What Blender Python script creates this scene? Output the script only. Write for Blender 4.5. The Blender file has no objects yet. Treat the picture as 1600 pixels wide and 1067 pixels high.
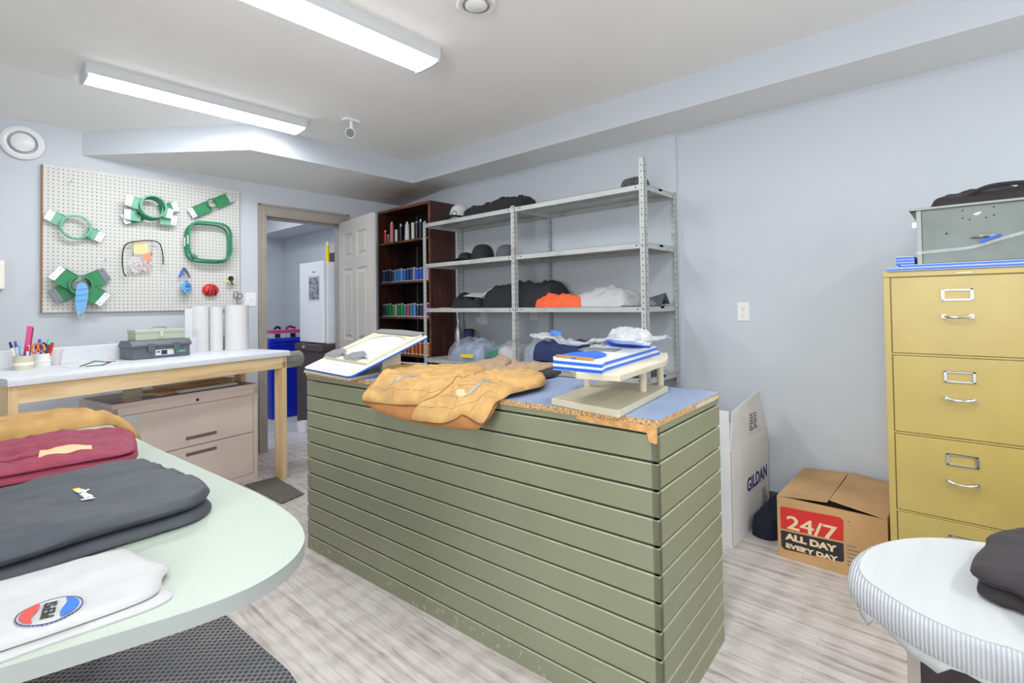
import bpy, bmesh, math, random
import numpy as np
from mathutils import Vector, Matrix, noise
C = bpy.context.scene.collection
scene = bpy.context.scene
# ------------------------------------------------------------ camera
CAM = np.array([0.0, 0.0, 1.25])
RR = np.array([0.67002, -0.74221, -0.01421]); UU = np.array([-0.0056, -0.0242, 0.99969]); FF = np.array([0.7420, 0.6697, 0.0203])
FF /= np.linalg.norm(FF); RR -= FF * (RR @ FF); RR /= np.linalg.norm(RR); UU = np.cross(RR, FF)
FPX, CX, CY = 797.87, 800.0, 458.5
cam_d = bpy.data.cameras.new('camera'); cam = bpy.data.objects.new('camera', cam_d); C.objects.link(cam)
cam_d.sensor_fit = 'HORIZONTAL'; cam_d.sensor_width = 36; cam_d.lens = 36 * FPX / 1600
cam_d.shift_x = 0; cam_d.shift_y = -75 / 1600; cam_d.clip_start = 0.02
mw = Matrix.Identity(4)
for i in range(3):
    mw[i][0] = RR[i]; mw[i][1] = UU[i]; mw[i][2] = -FF[i]; mw[i][3] = CAM[i]
cam.matrix_world = mw
scene.camera = cam
# ------------------------------------------------------------ world, exposure
w = bpy.data.worlds.new('world'); scene.world = w; w.use_nodes = True
w.node_tree.nodes['Background'].inputs[0].default_value = (0.9, 0.95, 1, 1)
w.node_tree.nodes['Background'].inputs[1].default_value = 0.3
scene.view_settings.view_transform = 'Standard'; scene.view_settings.look = 'None'
scene.view_settings.gamma = 1; scene.view_settings.use_curve_mapping = False
scene.view_settings.exposure = 0.50
LIGHT = 24.0          # emission of the ceiling tubes' diffusers
DAY = 9.0            # fill light at the added unseen windows, watts per metre of width
scene.cycles.max_bounces = 12; scene.cycles.diffuse_bounces = 8

# rays through the camera that was fitted to the photograph, to read off positions on known planes
def ray(x, y): return FF + RR * (x - CX) / FPX - UU * (y - CY) / FPX
def onz(x, y, z): d = ray(x, y); return CAM + d * (z - CAM[2]) / d[2]
def onx(x, y, X): d = ray(x, y); return CAM + d * X / d[0]
def ony(x, y, Y): d = ray(x, y); return CAM + d * Y / d[1]
def onpl(x, y, p0, n):
    d = ray(x, y); n = np.array(n, float); return CAM + d * ((np.array(p0, float) - CAM) @ n) / (d @ n)

# ------------------------------------------------------------ materials
def lin(c): 
    return tuple((v / 255 / 12.92 if v / 255 <= .04045 else ((v / 255 + .055) / 1.055) ** 2.4) for v in c)
def base_mat(name, rgb, rough=.5, metal=0, spec=None):
    m = bpy.data.materials.new(name); m.use_nodes = True; b = m.node_tree.nodes['Principled BSDF']
    b.inputs['Base Color'].default_value = (*lin(rgb), 1); b.inputs['Roughness'].default_value = rough
    b.inputs['Metallic'].default_value = metal
    if spec is not None: b.inputs['Specular IOR Level'].default_value = spec
    return m, m.node_tree, b
def nd(nt, t, **k):
    n = nt.nodes.new(t)
    for a, v in k.items(): setattr(n, a, v)
    return n
def coords(nt, scale=(1, 1, 1), rot=(0, 0, 0), kind='Object'):
    tc = nd(nt, 'ShaderNodeTexCoord'); mp = nd(nt, 'ShaderNodeMapping')
    mp.inputs['Scale'].default_value = scale; mp.inputs['Rotation'].default_value = rot
    nt.links.new(tc.outputs[kind], mp.inputs[0]); return mp.outputs[0]
def ramp(nt, fac, stops):
    r = nd(nt, 'ShaderNodeValToRGB'); nt.links.new(fac, r.inputs[0])
    while len(r.color_ramp.elements) > len(stops): r.color_ramp.elements.remove(r.color_ramp.elements[-1])
    while len(r.color_ramp.elements) < len(stops): r.color_ramp.elements.new(.5)
    for e, (p, c) in zip(r.color_ramp.elements, stops): e.position = p; e.color = (*lin(c), 1)
    return r.outputs[0]
def bump(nt, b, h, strength=.3, dist=.002):
    n = nd(nt, 'ShaderNodeBump'); n.inputs['Strength'].default_value = strength; n.inputs['Distance'].default_value = dist
    nt.links.new(h, n.inputs['Height']); nt.links.new(n.outputs[0], b.inputs['Normal'])
def mat(name, rgb, rough=.5, metal=0, var=0, scale=(20, 20, 20), bmp=0, bdist=.002, spec=None, detail=4):
    """plain procedural surface: a colour with slight mottling and optional bump"""
    m, nt, b = base_mat(name, rgb, rough, metal, spec)
    if var or bmp:
        n = nd(nt, 'ShaderNodeTexNoise'); n.inputs['Scale'].default_value = 1; n.inputs['Detail'].default_value = detail
        nt.links.new(coords(nt, scale), n.inputs['Vector'])
        if var:
            lo = tuple(max(0, v * (1 - var)) for v in rgb); hi = tuple(min(255, v * (1 + var * .6)) for v in rgb)
            nt.links.new(ramp(nt, n.outputs[0], [(.3, lo), (.7, hi)]), b.inputs['Base Color'])
        if bmp: bump(nt, b, n.outputs[0], bmp, bdist)
    return m
def math_n(nt, op, a, b=None):
    n = nd(nt, 'ShaderNodeMath', operation=op)
    for i, v in enumerate((a, b)):
        if v is None: continue
        if isinstance(v, (int, float)): n.inputs[i].default_value = v
        else: nt.links.new(v, n.inputs[i])
    return n.outputs[0]
def mixc(nt, fac, a, b):
    n = nd(nt, 'ShaderNodeMix', data_type='RGBA')
    nt.links.new(fac, n.inputs[0]) if not isinstance(fac, float) else setattr(n.inputs[0], 'default_value', fac)
    for i, v in ((6, a), (7, b)):
        if isinstance(v, tuple): n.inputs[i].default_value = (*lin(v), 1)
        else: nt.links.new(v, n.inputs[i])
    return n.outputs[2]

M = {}
M['wall'] = mat('wall_paint', (198, 203, 209), .75, var=.012, scale=(1.2, 1.2, 1.2), bmp=.03)
M['hallwall'] = mat('hall_wall_paint', (206, 210, 216), .75, var=.03, scale=(1, 1, 1))
M['ceil'] = mat('ceiling_paint', (242, 241, 238), .85, var=.012, scale=(1.5, 1.5, 1.5))
def stain_ceiling():
    m, nt, b = base_mat('soffit_paint', (228, 228, 227), .85)
    tc = nd(nt, 'ShaderNodeTexCoord'); vs = nd(nt, 'ShaderNodeVectorMath', operation='DISTANCE'); nt.links.new(tc.outputs['Object'], vs.inputs[0])
    vs.inputs[1].default_value = (3.05, 4.15, 2.36)
    n = nd(nt, 'ShaderNodeTexNoise'); n.inputs['Scale'].default_value = 5; n.inputs['Detail'].default_value = 6; nt.links.new(tc.outputs['Object'], n.inputs['Vector'])
    f = math_n(nt, 'MULTIPLY', n.outputs[0], .5); f = math_n(nt, 'ADD', vs.outputs['Value'], f)
    nt.links.new(ramp(nt, f, [(.2, (176, 158, 140)), (.5, (200, 193, 184)), (.95, (228, 228, 227))]), b.inputs['Base Color'])
    return m
M['soffit'] = stain_ceiling()
def floor_mat():
    m, nt, b = base_mat('vinyl_plank_floor', (165, 158, 150), .42)
    v = coords(nt, (1, 1, 1), (0, 0, math.pi / 2))
    br = nd(nt, 'ShaderNodeTexBrick'); nt.links.new(v, br.inputs['Vector'])
    br.inputs['Scale'].default_value = 1; br.inputs['Mortar Size'].default_value = .0012; br.inputs['Brick Width'].default_value = 1.22
    br.inputs['Row Height'].default_value = .15; br.offset = .37; br.inputs['Mortar Smooth'].default_value = .2
    br.inputs['Color1'].default_value = (0.46, .46, .46, 1); br.inputs['Color2'].default_value = (.58, .58, .58, 1); br.inputs['Mortar'].default_value = (.32, .32, .32, 1)
    v2 = coords(nt, (26, 1.5, 1)); n = nd(nt, 'ShaderNodeTexNoise'); n.inputs['Scale'].default_value = 1.6; n.inputs['Detail'].default_value = 9
    n.inputs['Roughness'].default_value = .7; n.inputs['Distortion'].default_value = .55
    add = nd(nt, 'ShaderNodeVectorMath', operation='ADD'); nt.links.new(v2, add.inputs[0]); nt.links.new(br.outputs['Color'], add.inputs[1])
    nt.links.new(add.outputs[0], n.inputs['Vector'])
    grain = ramp(nt, n.outputs[0], [(.30, (130, 121, 115)), (.42, (178, 169, 163)), (.52, (198, 190, 184)), (.70, (214, 207, 202))])
    wv = nd(nt, 'ShaderNodeTexWave', wave_type='RINGS'); wv.inputs['Scale'].default_value = 3.4; wv.inputs['Distortion'].default_value = 4; wv.inputs['Detail'].default_value = 4
    v3 = coords(nt, (5, .7, 1)); nt.links.new(v3, wv.inputs['Vector'])
    g2 = mixc(nt, .13, grain, ramp(nt, wv.outputs[0], [(.1, (128, 120, 113)), (.5, (206, 200, 194))]))
    mul = nd(nt, 'ShaderNodeMix', data_type='RGBA', blend_type='OVERLAY'); mul.inputs[0].default_value = .35
    nt.links.new(g2, mul.inputs[6]); nt.links.new(br.outputs['Color'], mul.inputs[7]); nt.links.new(mul.outputs[2], b.inputs['Base Color'])
    bump(nt, b, n.outputs[0], .12, .001)
    return m
M['floor'] = floor_mat()
M['hallfloor'] = mat('hall_floor_concrete', (205, 205, 207), .5, var=.08, scale=(3, 3, 3))
def wood(name, c1, c2, c3, rough=.55, scale=(1.2, 14, 14), knots=False, rot=(0, 0, 0)):
    m, nt, b = base_mat(name, c2, rough)
    n = nd(nt, 'ShaderNodeTexNoise'); n.inputs['Scale'].default_value = 1.5; n.inputs['Detail'].default_value = 7; n.inputs['Distortion'].default_value = .6
    nt.links.new(coords(nt, scale, rot), n.inputs['Vector'])
    col = ramp(nt, n.outputs[0], [(.3, c1), (.5, c2), (.72, c3)])
    if knots:
        v = nd(nt, 'ShaderNodeTexVoronoi'); v.inputs['Scale'].default_value = 1; nt.links.new(coords(nt, (5, 22, 11), rot), v.inputs['Vector'])
        k = ramp(nt, v.outputs['Distance'], [(.06, (0, 0, 0)), (.16, (255, 255, 255))])
        col = mixc(nt, k, (150, 98, 58), col)
    nt.links.new(col, b.inputs['Base Color']); bump(nt, b, n.outputs[0], .15, .001)
    return m
M['pine'] = wood('pine_board', (205, 168, 118), (226, 196, 150), (236, 212, 172), knots=True)
M['pine_v'] = wood('pine_post', (205, 168, 118), (226, 196, 150), (236, 212, 172), scale=(14, 14, 1.2), knots=False)
M['darkwood'] = wood('dark_walnut_board', (44, 22, 16), (66, 34, 25), (86, 48, 36), .4, scale=(14, 14, 1.4))
M['darkwood_edge'] = wood('worn_walnut_edge', (92, 52, 36), (120, 74, 52), (148, 100, 76), .5, scale=(10, 3, 10))
M['darkback'] = mat('dark_back_panel', (26, 18, 18), .6)
def particle():
    m, nt, b = base_mat('particle_board', (190, 150, 100), .8)
    v = nd(nt, 'ShaderNodeTexVoronoi'); v.inputs['Scale'].default_value = 260; nt.links.new(coords(nt), v.inputs['Vector'])
    nt.links.new(ramp(nt, v.outputs['Color'], [(.2, (150, 108, 66)), (.5, (196, 154, 104)), (.8, (220, 186, 140))]), b.inputs['Base Color']); bump(nt, b, v.outputs['Distance'], .3, .001)
    return m
M['particle'] = particle()
M['torn'] = mat('exposed_orange_wood', (214, 160, 100), .8, var=.12, scale=(40, 40, 40), bmp=.4)
def painted_green():
    m, nt, b = base_mat('sage_green_paint', (139, 144, 119), .42)
    tc = coords(nt, (1, 1, 1))
    n = nd(nt, 'ShaderNodeTexNoise'); n.inputs['Scale'].default_value = 38; n.inputs['Detail'].default_value = 3; nt.links.new(tc, n.inputs['Vector'])
    big = nd(nt, 'ShaderNodeTexNoise'); big.inputs['Scale'].default_value = 2.0; nt.links.new(tc, big.inputs['Vector'])
    base = ramp(nt, big.outputs[0], [(.3, (134, 137, 111)), (.7, (143, 146, 120))])
    sep = nd(nt, 'ShaderNodeSeparateXYZ'); nt.links.new(nd_tc(nt), sep.inputs[0])
    # chipped paint where feet kick it
    low = ramp(nt, sep.outputs[2], [(.02, (255, 255, 255)), (.13, (60, 60, 60)), (.4, (0, 0, 0))])
    ch = ramp(nt, n.outputs[0], [(.60, (0, 0, 0)), (.66, (255, 255, 255))])
    f = math_n(nt, 'MULTIPLY', low, ch); f = math_n(nt, 'MULTIPLY', f, .8)
    nt.links.new(mixc(nt, f, base, (186, 180, 158)), b.inputs['Base Color'])
    return m
def nd_tc(nt):
    tc = nd(nt, 'ShaderNodeTexCoord'); return tc.outputs['Object']
M['green'] = painted_green()
M['green_lip'] = mat('sage_green_lip_highlight', (176, 182, 156), .5, var=.06)  # paler tone paints the highlight on the slats' upper lips
M['green_dk'] = mat('sage_green_groove', (62, 64, 44), .8)
M['bluelam'] = mat('dusty_blue_laminate', (140, 158, 188), .38, var=.06, scale=(5, 5, 5))
def speckle(name, c, c2, sc=220, rough=.35):
    m, nt, b = base_mat(name, c, rough)
    n = nd(nt, 'ShaderNodeTexNoise'); n.inputs['Scale'].default_value = sc; n.inputs['Detail'].default_value = 2; nt.links.new(coords(nt), n.inputs['Vector'])
    nt.links.new(ramp(nt, n.outputs[0], [(.38, c2), (.55, c)]), b.inputs['Base Color']); return m
M['mint'] = speckle('pale_mint_laminate', (174, 184, 172), (168, 178, 166), 420, .38)
M['mintedge'] = mat('grey_table_edge_band', (158, 163, 160), .45)
M['greylam'] = speckle('pale_grey_laminate', (214, 216, 220), (200, 203, 208), 140, .32)
M['greylam_edge'] = mat('grey_laminate_edge', (188, 192, 200), .35)
M['trim'] = mat('taupe_trim_paint', (158, 148, 140), .45, var=.03)
M['doorp'] = mat('warm_grey_door_paint', (184, 180, 176), .42, var=.02, scale=(3, 3, 3))
M['base'] = mat('dark_grey_vinyl_base', (92, 92, 96), .5)
M['white'] = mat('white_plastic', (232, 232, 232), .35)
M['whitem'] = mat('white_enamel', (224, 228, 234), .3)
M['fixture'] = mat('white_fixture_enamel', (205, 207, 208), .4)
M['offw'] = mat('cream_plastic', (238, 234, 220), .4, var=.02)
M['ivory'] = mat('cream_cutting_board_plastic', (206, 198, 174), .45, var=.03, scale=(8, 8, 8))
M['paper'] = mat('white_paper', (208, 208, 207), .8)
M['beige'] = mat('dusty_beige_enamel', (218, 202, 192), .4, var=.03, scale=(4, 4, 4))
M['beigedk'] = mat('brown_top_enamel', (122, 98, 86), .45)
M['yellow'] = mat('mustard_enamel', (178, 156, 86), .34, var=.035, scale=(5, 5, 5))
M['gap'] = mat('dark_gap', (40, 34, 26), .8)
M['chrome'] = mat('brushed_chrome', (200, 202, 206), .25, 1)
M['steel'] = mat('brushed_steel', (176, 178, 182), .35, .9)
def shelfmetal():
    m, nt, b = base_mat('grey_shelving_enamel', (186, 189, 186), .42, .15)
    n = nd(nt, 'ShaderNodeTexNoise'); n.inputs['Scale'].default_value = 7; n.inputs['Detail'].default_value = 5; nt.links.new(coords(nt, (3, 1, 3)), n.inputs['Vector'])
    nt.links.new(ramp(nt, n.outputs[0], [(.28, (166, 158, 140)), (.4, (182, 185, 182)), (.7, (192, 195, 193))]), b.inputs['Base Color']); return m
M['shelf'] = shelfmetal()
M['hole'] = mat('dark_hole', (36, 38, 40), .9)
M['toolgrey'] = mat('charcoal_plastic', (92, 98, 106), .4, var=.05)
M['sage'] = mat('sage_metal_enamel', (176, 186, 168), .4)
M['gboxgreen'] = mat('grey_green_hammered_metal', (102, 110, 105), .38, .2, var=.08, scale=(9, 9, 9))
M['gbox_lt'] = mat('pale_grey_green_metal', (140, 146, 141), .4, .2)
M['hoop'] = mat('green_hoop_plastic', (44, 136, 96), .35, var=.05)
M['hooplt'] = mat('pale_green_hoop_plastic', (112, 178, 148), .35, var=.04)
M['hoopdk'] = mat('deep_green_arm_plastic', (36, 132, 80), .4, var=.05)
M['alu'] = mat('aluminium', (206, 208, 212), .35, .7)
M['aludk'] = mat('dark_aluminium', (120, 122, 128), .4, .7)
M['black'] = mat('black_plastic', (28, 28, 30), .45)
M['rubber'] = mat('black_rubber', (50, 50, 52), .7)
M['bluebin'] = mat('royal_blue_plastic', (16, 44, 196), .33)
M['blue'] = mat('bright_blue_plastic', (34, 96, 204), .4)
M['bluelt'] = mat('sky_blue_plastic', (112, 172, 222), .5)
M['whiteboard'] = mat('white_board_laminate', (214, 216, 218), .3)
M['pad'] = mat('grey_grip_pad', (120, 120, 122), .8)
M['brass'] = mat('brass_clip', (196, 158, 84), .4, .6)
M['red'] = mat('red_plastic', (206, 46, 46), .4)
M['pink'] = mat('pink_plastic', (212, 70, 130), .4)
M['orange'] = mat('orange_plastic', (234, 120, 40), .4)
M['yellowp'] = mat('yellow_plastic', (236, 208, 40), .4)
M['tan'] = mat('tan_canvas', (186, 146, 88), .85, var=.10, scale=(14, 14, 14), bmp=.3, bdist=.002, detail=8)
M['tanseam'] = mat('tan_stitching', (160, 118, 66), .9)
M['tandk'] = mat('brown_corduroy', (166, 140, 112), .9, var=.12, scale=(60, 60, 60), bmp=.4)
M['tanlin'] = mat('brown_lining', (150, 98, 48), .85, var=.08)
def cloth(name, rgb, rough=.8, var=.08, sc=30, bm=.25, sheen=.04):
    m = mat(name, rgb, rough, var=var, scale=(sc, sc, sc), bmp=bm, bdist=.002, detail=6)
    b = m.node_tree.nodes['Principled BSDF']; b.inputs['Sheen Weight'].default_value = sheen; return m
M['maroon'] = cloth('maroon_cotton', (136, 46, 68), .75, .06, 20)
M['darkgrey'] = cloth('charcoal_softshell', (62, 66, 72), .65, .06, 10)
M['blackc'] = cloth('black_cloth', (26, 26, 30), .8, .15, 30)
M['blackb'] = cloth('black_brown_cloth', (40, 34, 36), .8, .12, 20)
M['whitec'] = cloth('white_cotton', (186, 186, 185), .85, .02, 20)
M['orangec'] = cloth('orange_cotton', (236, 98, 52), .8, .06, 30)
M['navy'] = cloth('navy_cotton', (34, 46, 92), .8, .08, 30)
M['navydk'] = cloth('dark_navy_cloth', (20, 24, 46), .85, .1, 30)
M['greyc'] = cloth('slate_grey_cloth', (86, 90, 96), .8, .06, 30)
M['slate'] = cloth('slate_blue_cloth', (132, 148, 176), .8, .25, 12)
M['meshc'] = cloth('black_mesh_cloth', (66, 68, 72), .8, .85, 70, .6)
M['greycap'] = cloth('light_grey_cap_cloth', (196, 196, 196), .8, .05, 40)
def clear(name, tint=(240, 245, 250), alpha=.35, rough=.12):
    m, nt, b = base_mat(name, tint, rough); m.surface_render_method = 'DITHERED'; b.inputs['Alpha'].default_value = alpha; b.inputs['Specular IOR Level'].default_value = .8
    n = nd(nt, 'ShaderNodeTexNoise'); n.inputs['Scale'].default_value = 22; n.inputs['Detail'].default_value = 4; n.inputs['Distortion'].default_value = 1.5; nt.links.new(coords(nt), n.inputs['Vector'])
    bump(nt, b, n.outputs[0], 1, .006); return m
M['clear'] = clear('clear_polybag', alpha=.16, rough=.08)
M['clearthin'] = clear('clear_plastic_sheet', alpha=.18)
M['bluebag'] = clear('bluish_polybag', (190, 205, 235), .55, .15)
M['frost'] = clear('frosted_plastic_cup', (236, 222, 226), .35, .2)
M['card'] = mat('brown_cardboard', (188, 148, 100), .85, var=.06, scale=(6, 6, 6), bmp=.05)
M['cardtop'] = mat('brown_cardboard_lid', (192, 154, 108), .85, var=.10, scale=(4, 4, 4), bmp=.1)
M['cardin'] = mat('dark_cardboard_inside', (70, 48, 32), .9)
M['wcard'] = mat('white_cardboard', (226, 226, 226), .75, var=.03, scale=(5, 5, 5), bmp=.05)
M['cardedge'] = mat('cardboard_cut_edge', (172, 138, 104), .9)
M['ink_red'] = mat('red_print', (198, 40, 34), .7)
M['ink_black'] = mat('black_print', (40, 36, 40), .7)
M['ink_navy'] = mat('navy_print', (40, 50, 120), .7)
M['ink_cream'] = mat('bare_card_lettering', (222, 196, 156), .85)
M['ink_grey'] = mat('grey_print', (112, 108, 110), .8)
M['teal'] = mat('teal_lettering', (110, 208, 180), .5)
M['pepblue'] = mat('blue_embroidery', (46, 110, 210), .7, var=.08, scale=(200, 200, 200))
M['pepred'] = mat('red_embroidery', (222, 74, 66), .7, var=.08, scale=(200, 200, 200))
M['label_or'] = mat('peach_neck_label', (240, 180, 140), .7)
M['logo_y'] = mat('yellow_thread', (226, 200, 70), .7)
M['reflect'] = mat('grey_zip_tape', (150, 148, 140), .5, .2)
M['duct'] = mat('silver_roll', (178, 176, 168), .3, .7, var=.15, scale=(3, 3, 60), bmp=.3)
M['brownbox'] = mat('dark_brown_plastic', (74, 62, 62), .45)
M['poster'] = mat('grey_poster_print', (132, 136, 144), .6, var=.5, scale=(30, 30, 30))
M['emit'] = None
def emitm(name, rgb, s):
    m = bpy.data.materials.new(name); m.use_nodes = True; nt = m.node_tree; nt.nodes.clear()
    e = nt.nodes.new('ShaderNodeEmission'); o = nt.nodes.new('ShaderNodeOutputMaterial'); e.inputs[0].default_value = (*lin(rgb), 1); e.inputs[1].default_value = s
    nt.links.new(e.outputs[0], o.inputs[0]); return m
M['emit'] = emitm('lit_diffuser', (246, 250, 255), LIGHT)
def pegm():
    m, nt, b = base_mat('perforated_hardboard', (206, 204, 199), .5)
    tc = nd(nt, 'ShaderNodeTexCoord'); sep = nd(nt, 'ShaderNodeSeparateXYZ'); nt.links.new(tc.outputs['Object'], sep.inputs[0])
    def fr(o):
        a = math_n(nt, 'DIVIDE', o, .0254); a = math_n(nt, 'FRACT', math_n(nt, 'ADD', a, 100.5)); return math_n(nt, 'SUBTRACT', a, .5)
    x = fr(sep.outputs[0]); z = fr(sep.outputs[2])
    d = math_n(nt, 'SQRT', math_n(nt, 'ADD', math_n(nt, 'MULTIPLY', x, x), math_n(nt, 'MULTIPLY', z, z)))
    f = ramp(nt, d, [(.12, (255, 255, 255)), (.15, (0, 0, 0))])
    nt.links.new(mixc(nt, f, (206, 204, 199), (48, 44, 40)), b.inputs['Base Color']); return m
M['peg'] = pegm()
M['pegedge'] = mat('hardboard_edge', (168, 120, 76), .8, var=.3, scale=(1, 1, 90))
def diamond():
    m, nt, b = base_mat('diamond_rubber_matting', (60, 60, 62), .6)
    tc = coords(nt, (1, 1, 1), (0, 0, math.radians(45))); sep = nd(nt, 'ShaderNodeSeparateXYZ'); nt.links.new(tc, sep.inputs[0])
    def fr(o, p):
        a = math_n(nt, 'FRACT', math_n(nt, 'ADD', math_n(nt, 'DIVIDE', o, p), 100)); return math_n(nt, 'ABSOLUTE', math_n(nt, 'SUBTRACT', a, .5))
    mx = math_n(nt, 'MAXIMUM', fr(sep.outputs[0], .019), fr(sep.outputs[1], .019))
    f = ramp(nt, mx, [(.34, (0, 0, 0)), (.42, (255, 255, 255))])
    n = nd(nt, 'ShaderNodeTexNoise'); n.inputs['Scale'].default_value = 4; n.inputs['Detail'].default_value = 5; nt.links.new(coords(nt), n.inputs['Vector'])
    lt = ramp(nt, n.outputs[0], [(.3, (112, 112, 114)), (.75, (162, 158, 152))])
    nt.links.new(mixc(nt, f, (58, 58, 62), lt), b.inputs['Base Color']); bump(nt, b, f, .6, .003); return m
M['diamond'] = diamond()
def gridmat():
    m, nt, b = base_mat('waffle_rubber_matting', (70, 68, 66), .7)
    sep = nd(nt, 'ShaderNodeSeparateXYZ'); nt.links.new(nd_tc(nt), sep.inputs[0])
    def fr(o, p):
        a = math_n(nt, 'FRACT', math_n(nt, 'ADD', math_n(nt, 'DIVIDE', o, p), 100)); return math_n(nt, 'ABSOLUTE', math_n(nt, 'SUBTRACT', a, .5))
    mx = math_n(nt, 'MAXIMUM', fr(sep.outputs[0], .016), fr(sep.outputs[1], .016))
    f = ramp(nt, mx, [(.3, (0, 0, 0)), (.36, (255, 255, 255))])
    nt.links.new(mixc(nt, f, (56, 54, 52), (124, 118, 110)), b.inputs['Base Color']); bump(nt, b, f, .6, .003); return m
M['waffle'] = gridmat()
def ribbed():
    m, nt, b = base_mat('white_ribbed_knit', (228, 230, 232), .85)
    w_ = nd(nt, 'ShaderNodeTexWave'); w_.inputs['Scale'].default_value = 60; w_.bands_direction = 'Y'; w_.inputs['Distortion'].default_value = .3
    nt.links.new(coords(nt), w_.inputs['Vector'])
    nt.links.new(ramp(nt, w_.outputs[0], [(0, (160, 163, 168)), (.6, (188, 190, 192))]), b.inputs['Base Color']); bump(nt, b, w_.outputs[0], .7, .003); return m
M['rib'] = ribbed()
M['padtop'] = mat('white_padded_cover', (180, 182, 181), .85, var=.02, scale=(3, 30, 3), bmp=.1)
M['cabdark'] = mat('dark_brown_cabinet', (40, 30, 30), .5, var=.2, scale=(20, 20, 4))

# ------------------------------------------------------------ mesh builder
class MB:
    def __init__(s): s.v = []; s.f = []; s.m = []
    def add(s, vs, fs, m=0):
        o = len(s.v); s.v += [tuple(map(float, p)) for p in vs]; s.f += [tuple(i + o for i in f) for f in fs]; s.m += [m] * len(fs); return s
    def box(s, x0, x1, y0, y1, z0, z1, m=0):
        vs = [(x, y, z) for x in (x0, x1) for y in (y0, y1) for z in (z0, z1)]
        return s.add(vs, [(0, 1, 3, 2), (4, 6, 7, 5), (0, 4, 5, 1), (2, 3, 7, 6), (0, 2, 6, 4), (1, 5, 7, 3)], m)
    def obox(s, c, X, Y, Z, m=0):
        """box from centre and three half-vectors"""
        c, X, Y, Z = (np.array(a, float) for a in (c, X, Y, Z))
        vs = [c + a * X + b * Y + d * Z for a in (-1, 1) for b in (-1, 1) for d in (-1, 1)]
        return s.add(vs, [(0, 1, 3, 2), (4, 6, 7, 5), (0, 4, 5, 1), (2, 3, 7, 6), (0, 2, 6, 4), (1, 5, 7, 3)], m)
    def slab(s, poly, n, t, m=0, mside=None):
        """polygon (3d points) thickened by t along n"""
        n = np.array(n, float); n /= np.linalg.norm(n); P = [np.array(p, float) for p in poly]; k = len(P)
        s.add([*P, *[p + n * t for p in P]], [tuple(range(k))[::-1], tuple(range(k, 2 * k))], m)
        o = len(s.v) - 2 * k
        for i in range(k):
            j = (i + 1) % k; s.f.append((o + i, o + j, o + k + j, o + k + i)); s.m.append(m if mside is None else mside)
        return s
    def cyl(s, a, b, r, r2=None, n=20, m=0, cap=True, mcap=None):
        a = Vector(a); b = Vector(b); r2 = r if r2 is None else r2; d = (b - a).normalized()
        x = d.orthogonal().normalized(); y = d.cross(x)
        ring = lambda p, q: [p + (x * math.cos(t) + y * math.sin(t)) * q for t in [2 * math.pi * i / n for i in range(n)]]
        s.add(ring(a, r) + ring(b, r2), [(i, (i + 1) % n, n + (i + 1) % n, n + i) for i in range(n)], m)
        if cap:
            s.add(ring(a, r), [tuple(range(n))[::-1]], m if mcap is None else mcap); s.add(ring(b, r2), [tuple(range(n))], m if mcap is None else mcap)
        return s
    def lathe(s, prof, c=(0, 0, 0), n=24, m=0):
        vs = [(c[0] + r * math.cos(2 * math.pi * i / n), c[1] + r * math.sin(2 * math.pi * i / n), c[2] + z) for r, z in prof for i in range(n)]
        fs = [(k * n + i, k * n + (i + 1) % n, (k + 1) * n + (i + 1) % n, (k + 1) * n + i) for k in range(len(prof) - 1) for i in range(n)]
        s.add(vs, fs, m)
        return s
    def tube(s, pts, r, n=8, m=0, closed=False, cap=True):
        P = [Vector(p) for p in pts]; k = len(P); rs = r if isinstance(r, (list, tuple)) else [r] * k; vs = []; up = None
        for i in range(k):
            t = (P[(i + 1) % k] - P[i - 1]) if closed else (P[min(i + 1, k - 1)] - P[max(i - 1, 0)])
            t.normalize()
            if up is None: up = t.orthogonal().normalized()
            up = (up - t * up.dot(t)); up = up.normalized() if up.length > 1e-6 else t.orthogonal().normalized()
            y = t.cross(up)
            vs += [P[i] + (up * math.cos(2 * math.pi * j / n) + y * math.sin(2 * math.pi * j / n)) * rs[i] for j in range(n)]
        kk = k if closed else k - 1
        fs = [(i * n + j, i * n + (j + 1) % n, ((i + 1) % k) * n + (j + 1) % n, ((i + 1) % k) * n + j) for i in range(kk) for j in range(n)]
        if not closed and cap: fs += [tuple(range(n))[::-1], tuple((k - 1) * n + j for j in range(n))]
        return s.add(vs, fs, m)
    def band(s, ring, n, t, inner, m=0):
        """closed rectangular-section ring: ring = outline points, extruded t along n, wall thickness inner toward the centroid"""
        n = np.array(n, float); n /= np.linalg.norm(n); P = np.array(ring, float); c = P.mean(0); k = len(P)
        d = P - c; L = np.linalg.norm(d, axis=1)[:, None]; Q = P - d / L * inner
        vs = [*P, *(P + n * t), *Q, *(Q + n * t)]; fs = []
        for i in range(k):
            j = (i + 1) % k
            fs += [(i, j, k + j, k + i), (2 * k + j, 2 * k + i, 3 * k + i, 3 * k + j), (k + i, k + j, 3 * k + j, 3 * k + i), (j, i, 2 * k + i, 2 * k + j)]
        return s.add(vs, fs, m)
ROOTM = {}
def finish(o, label=None, cat=None, group=None, kind=None):
    for k, v in (('label', label), ('category', cat), ('group', group), ('kind', kind)):
        if v: o[k] = v
    return o
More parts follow.
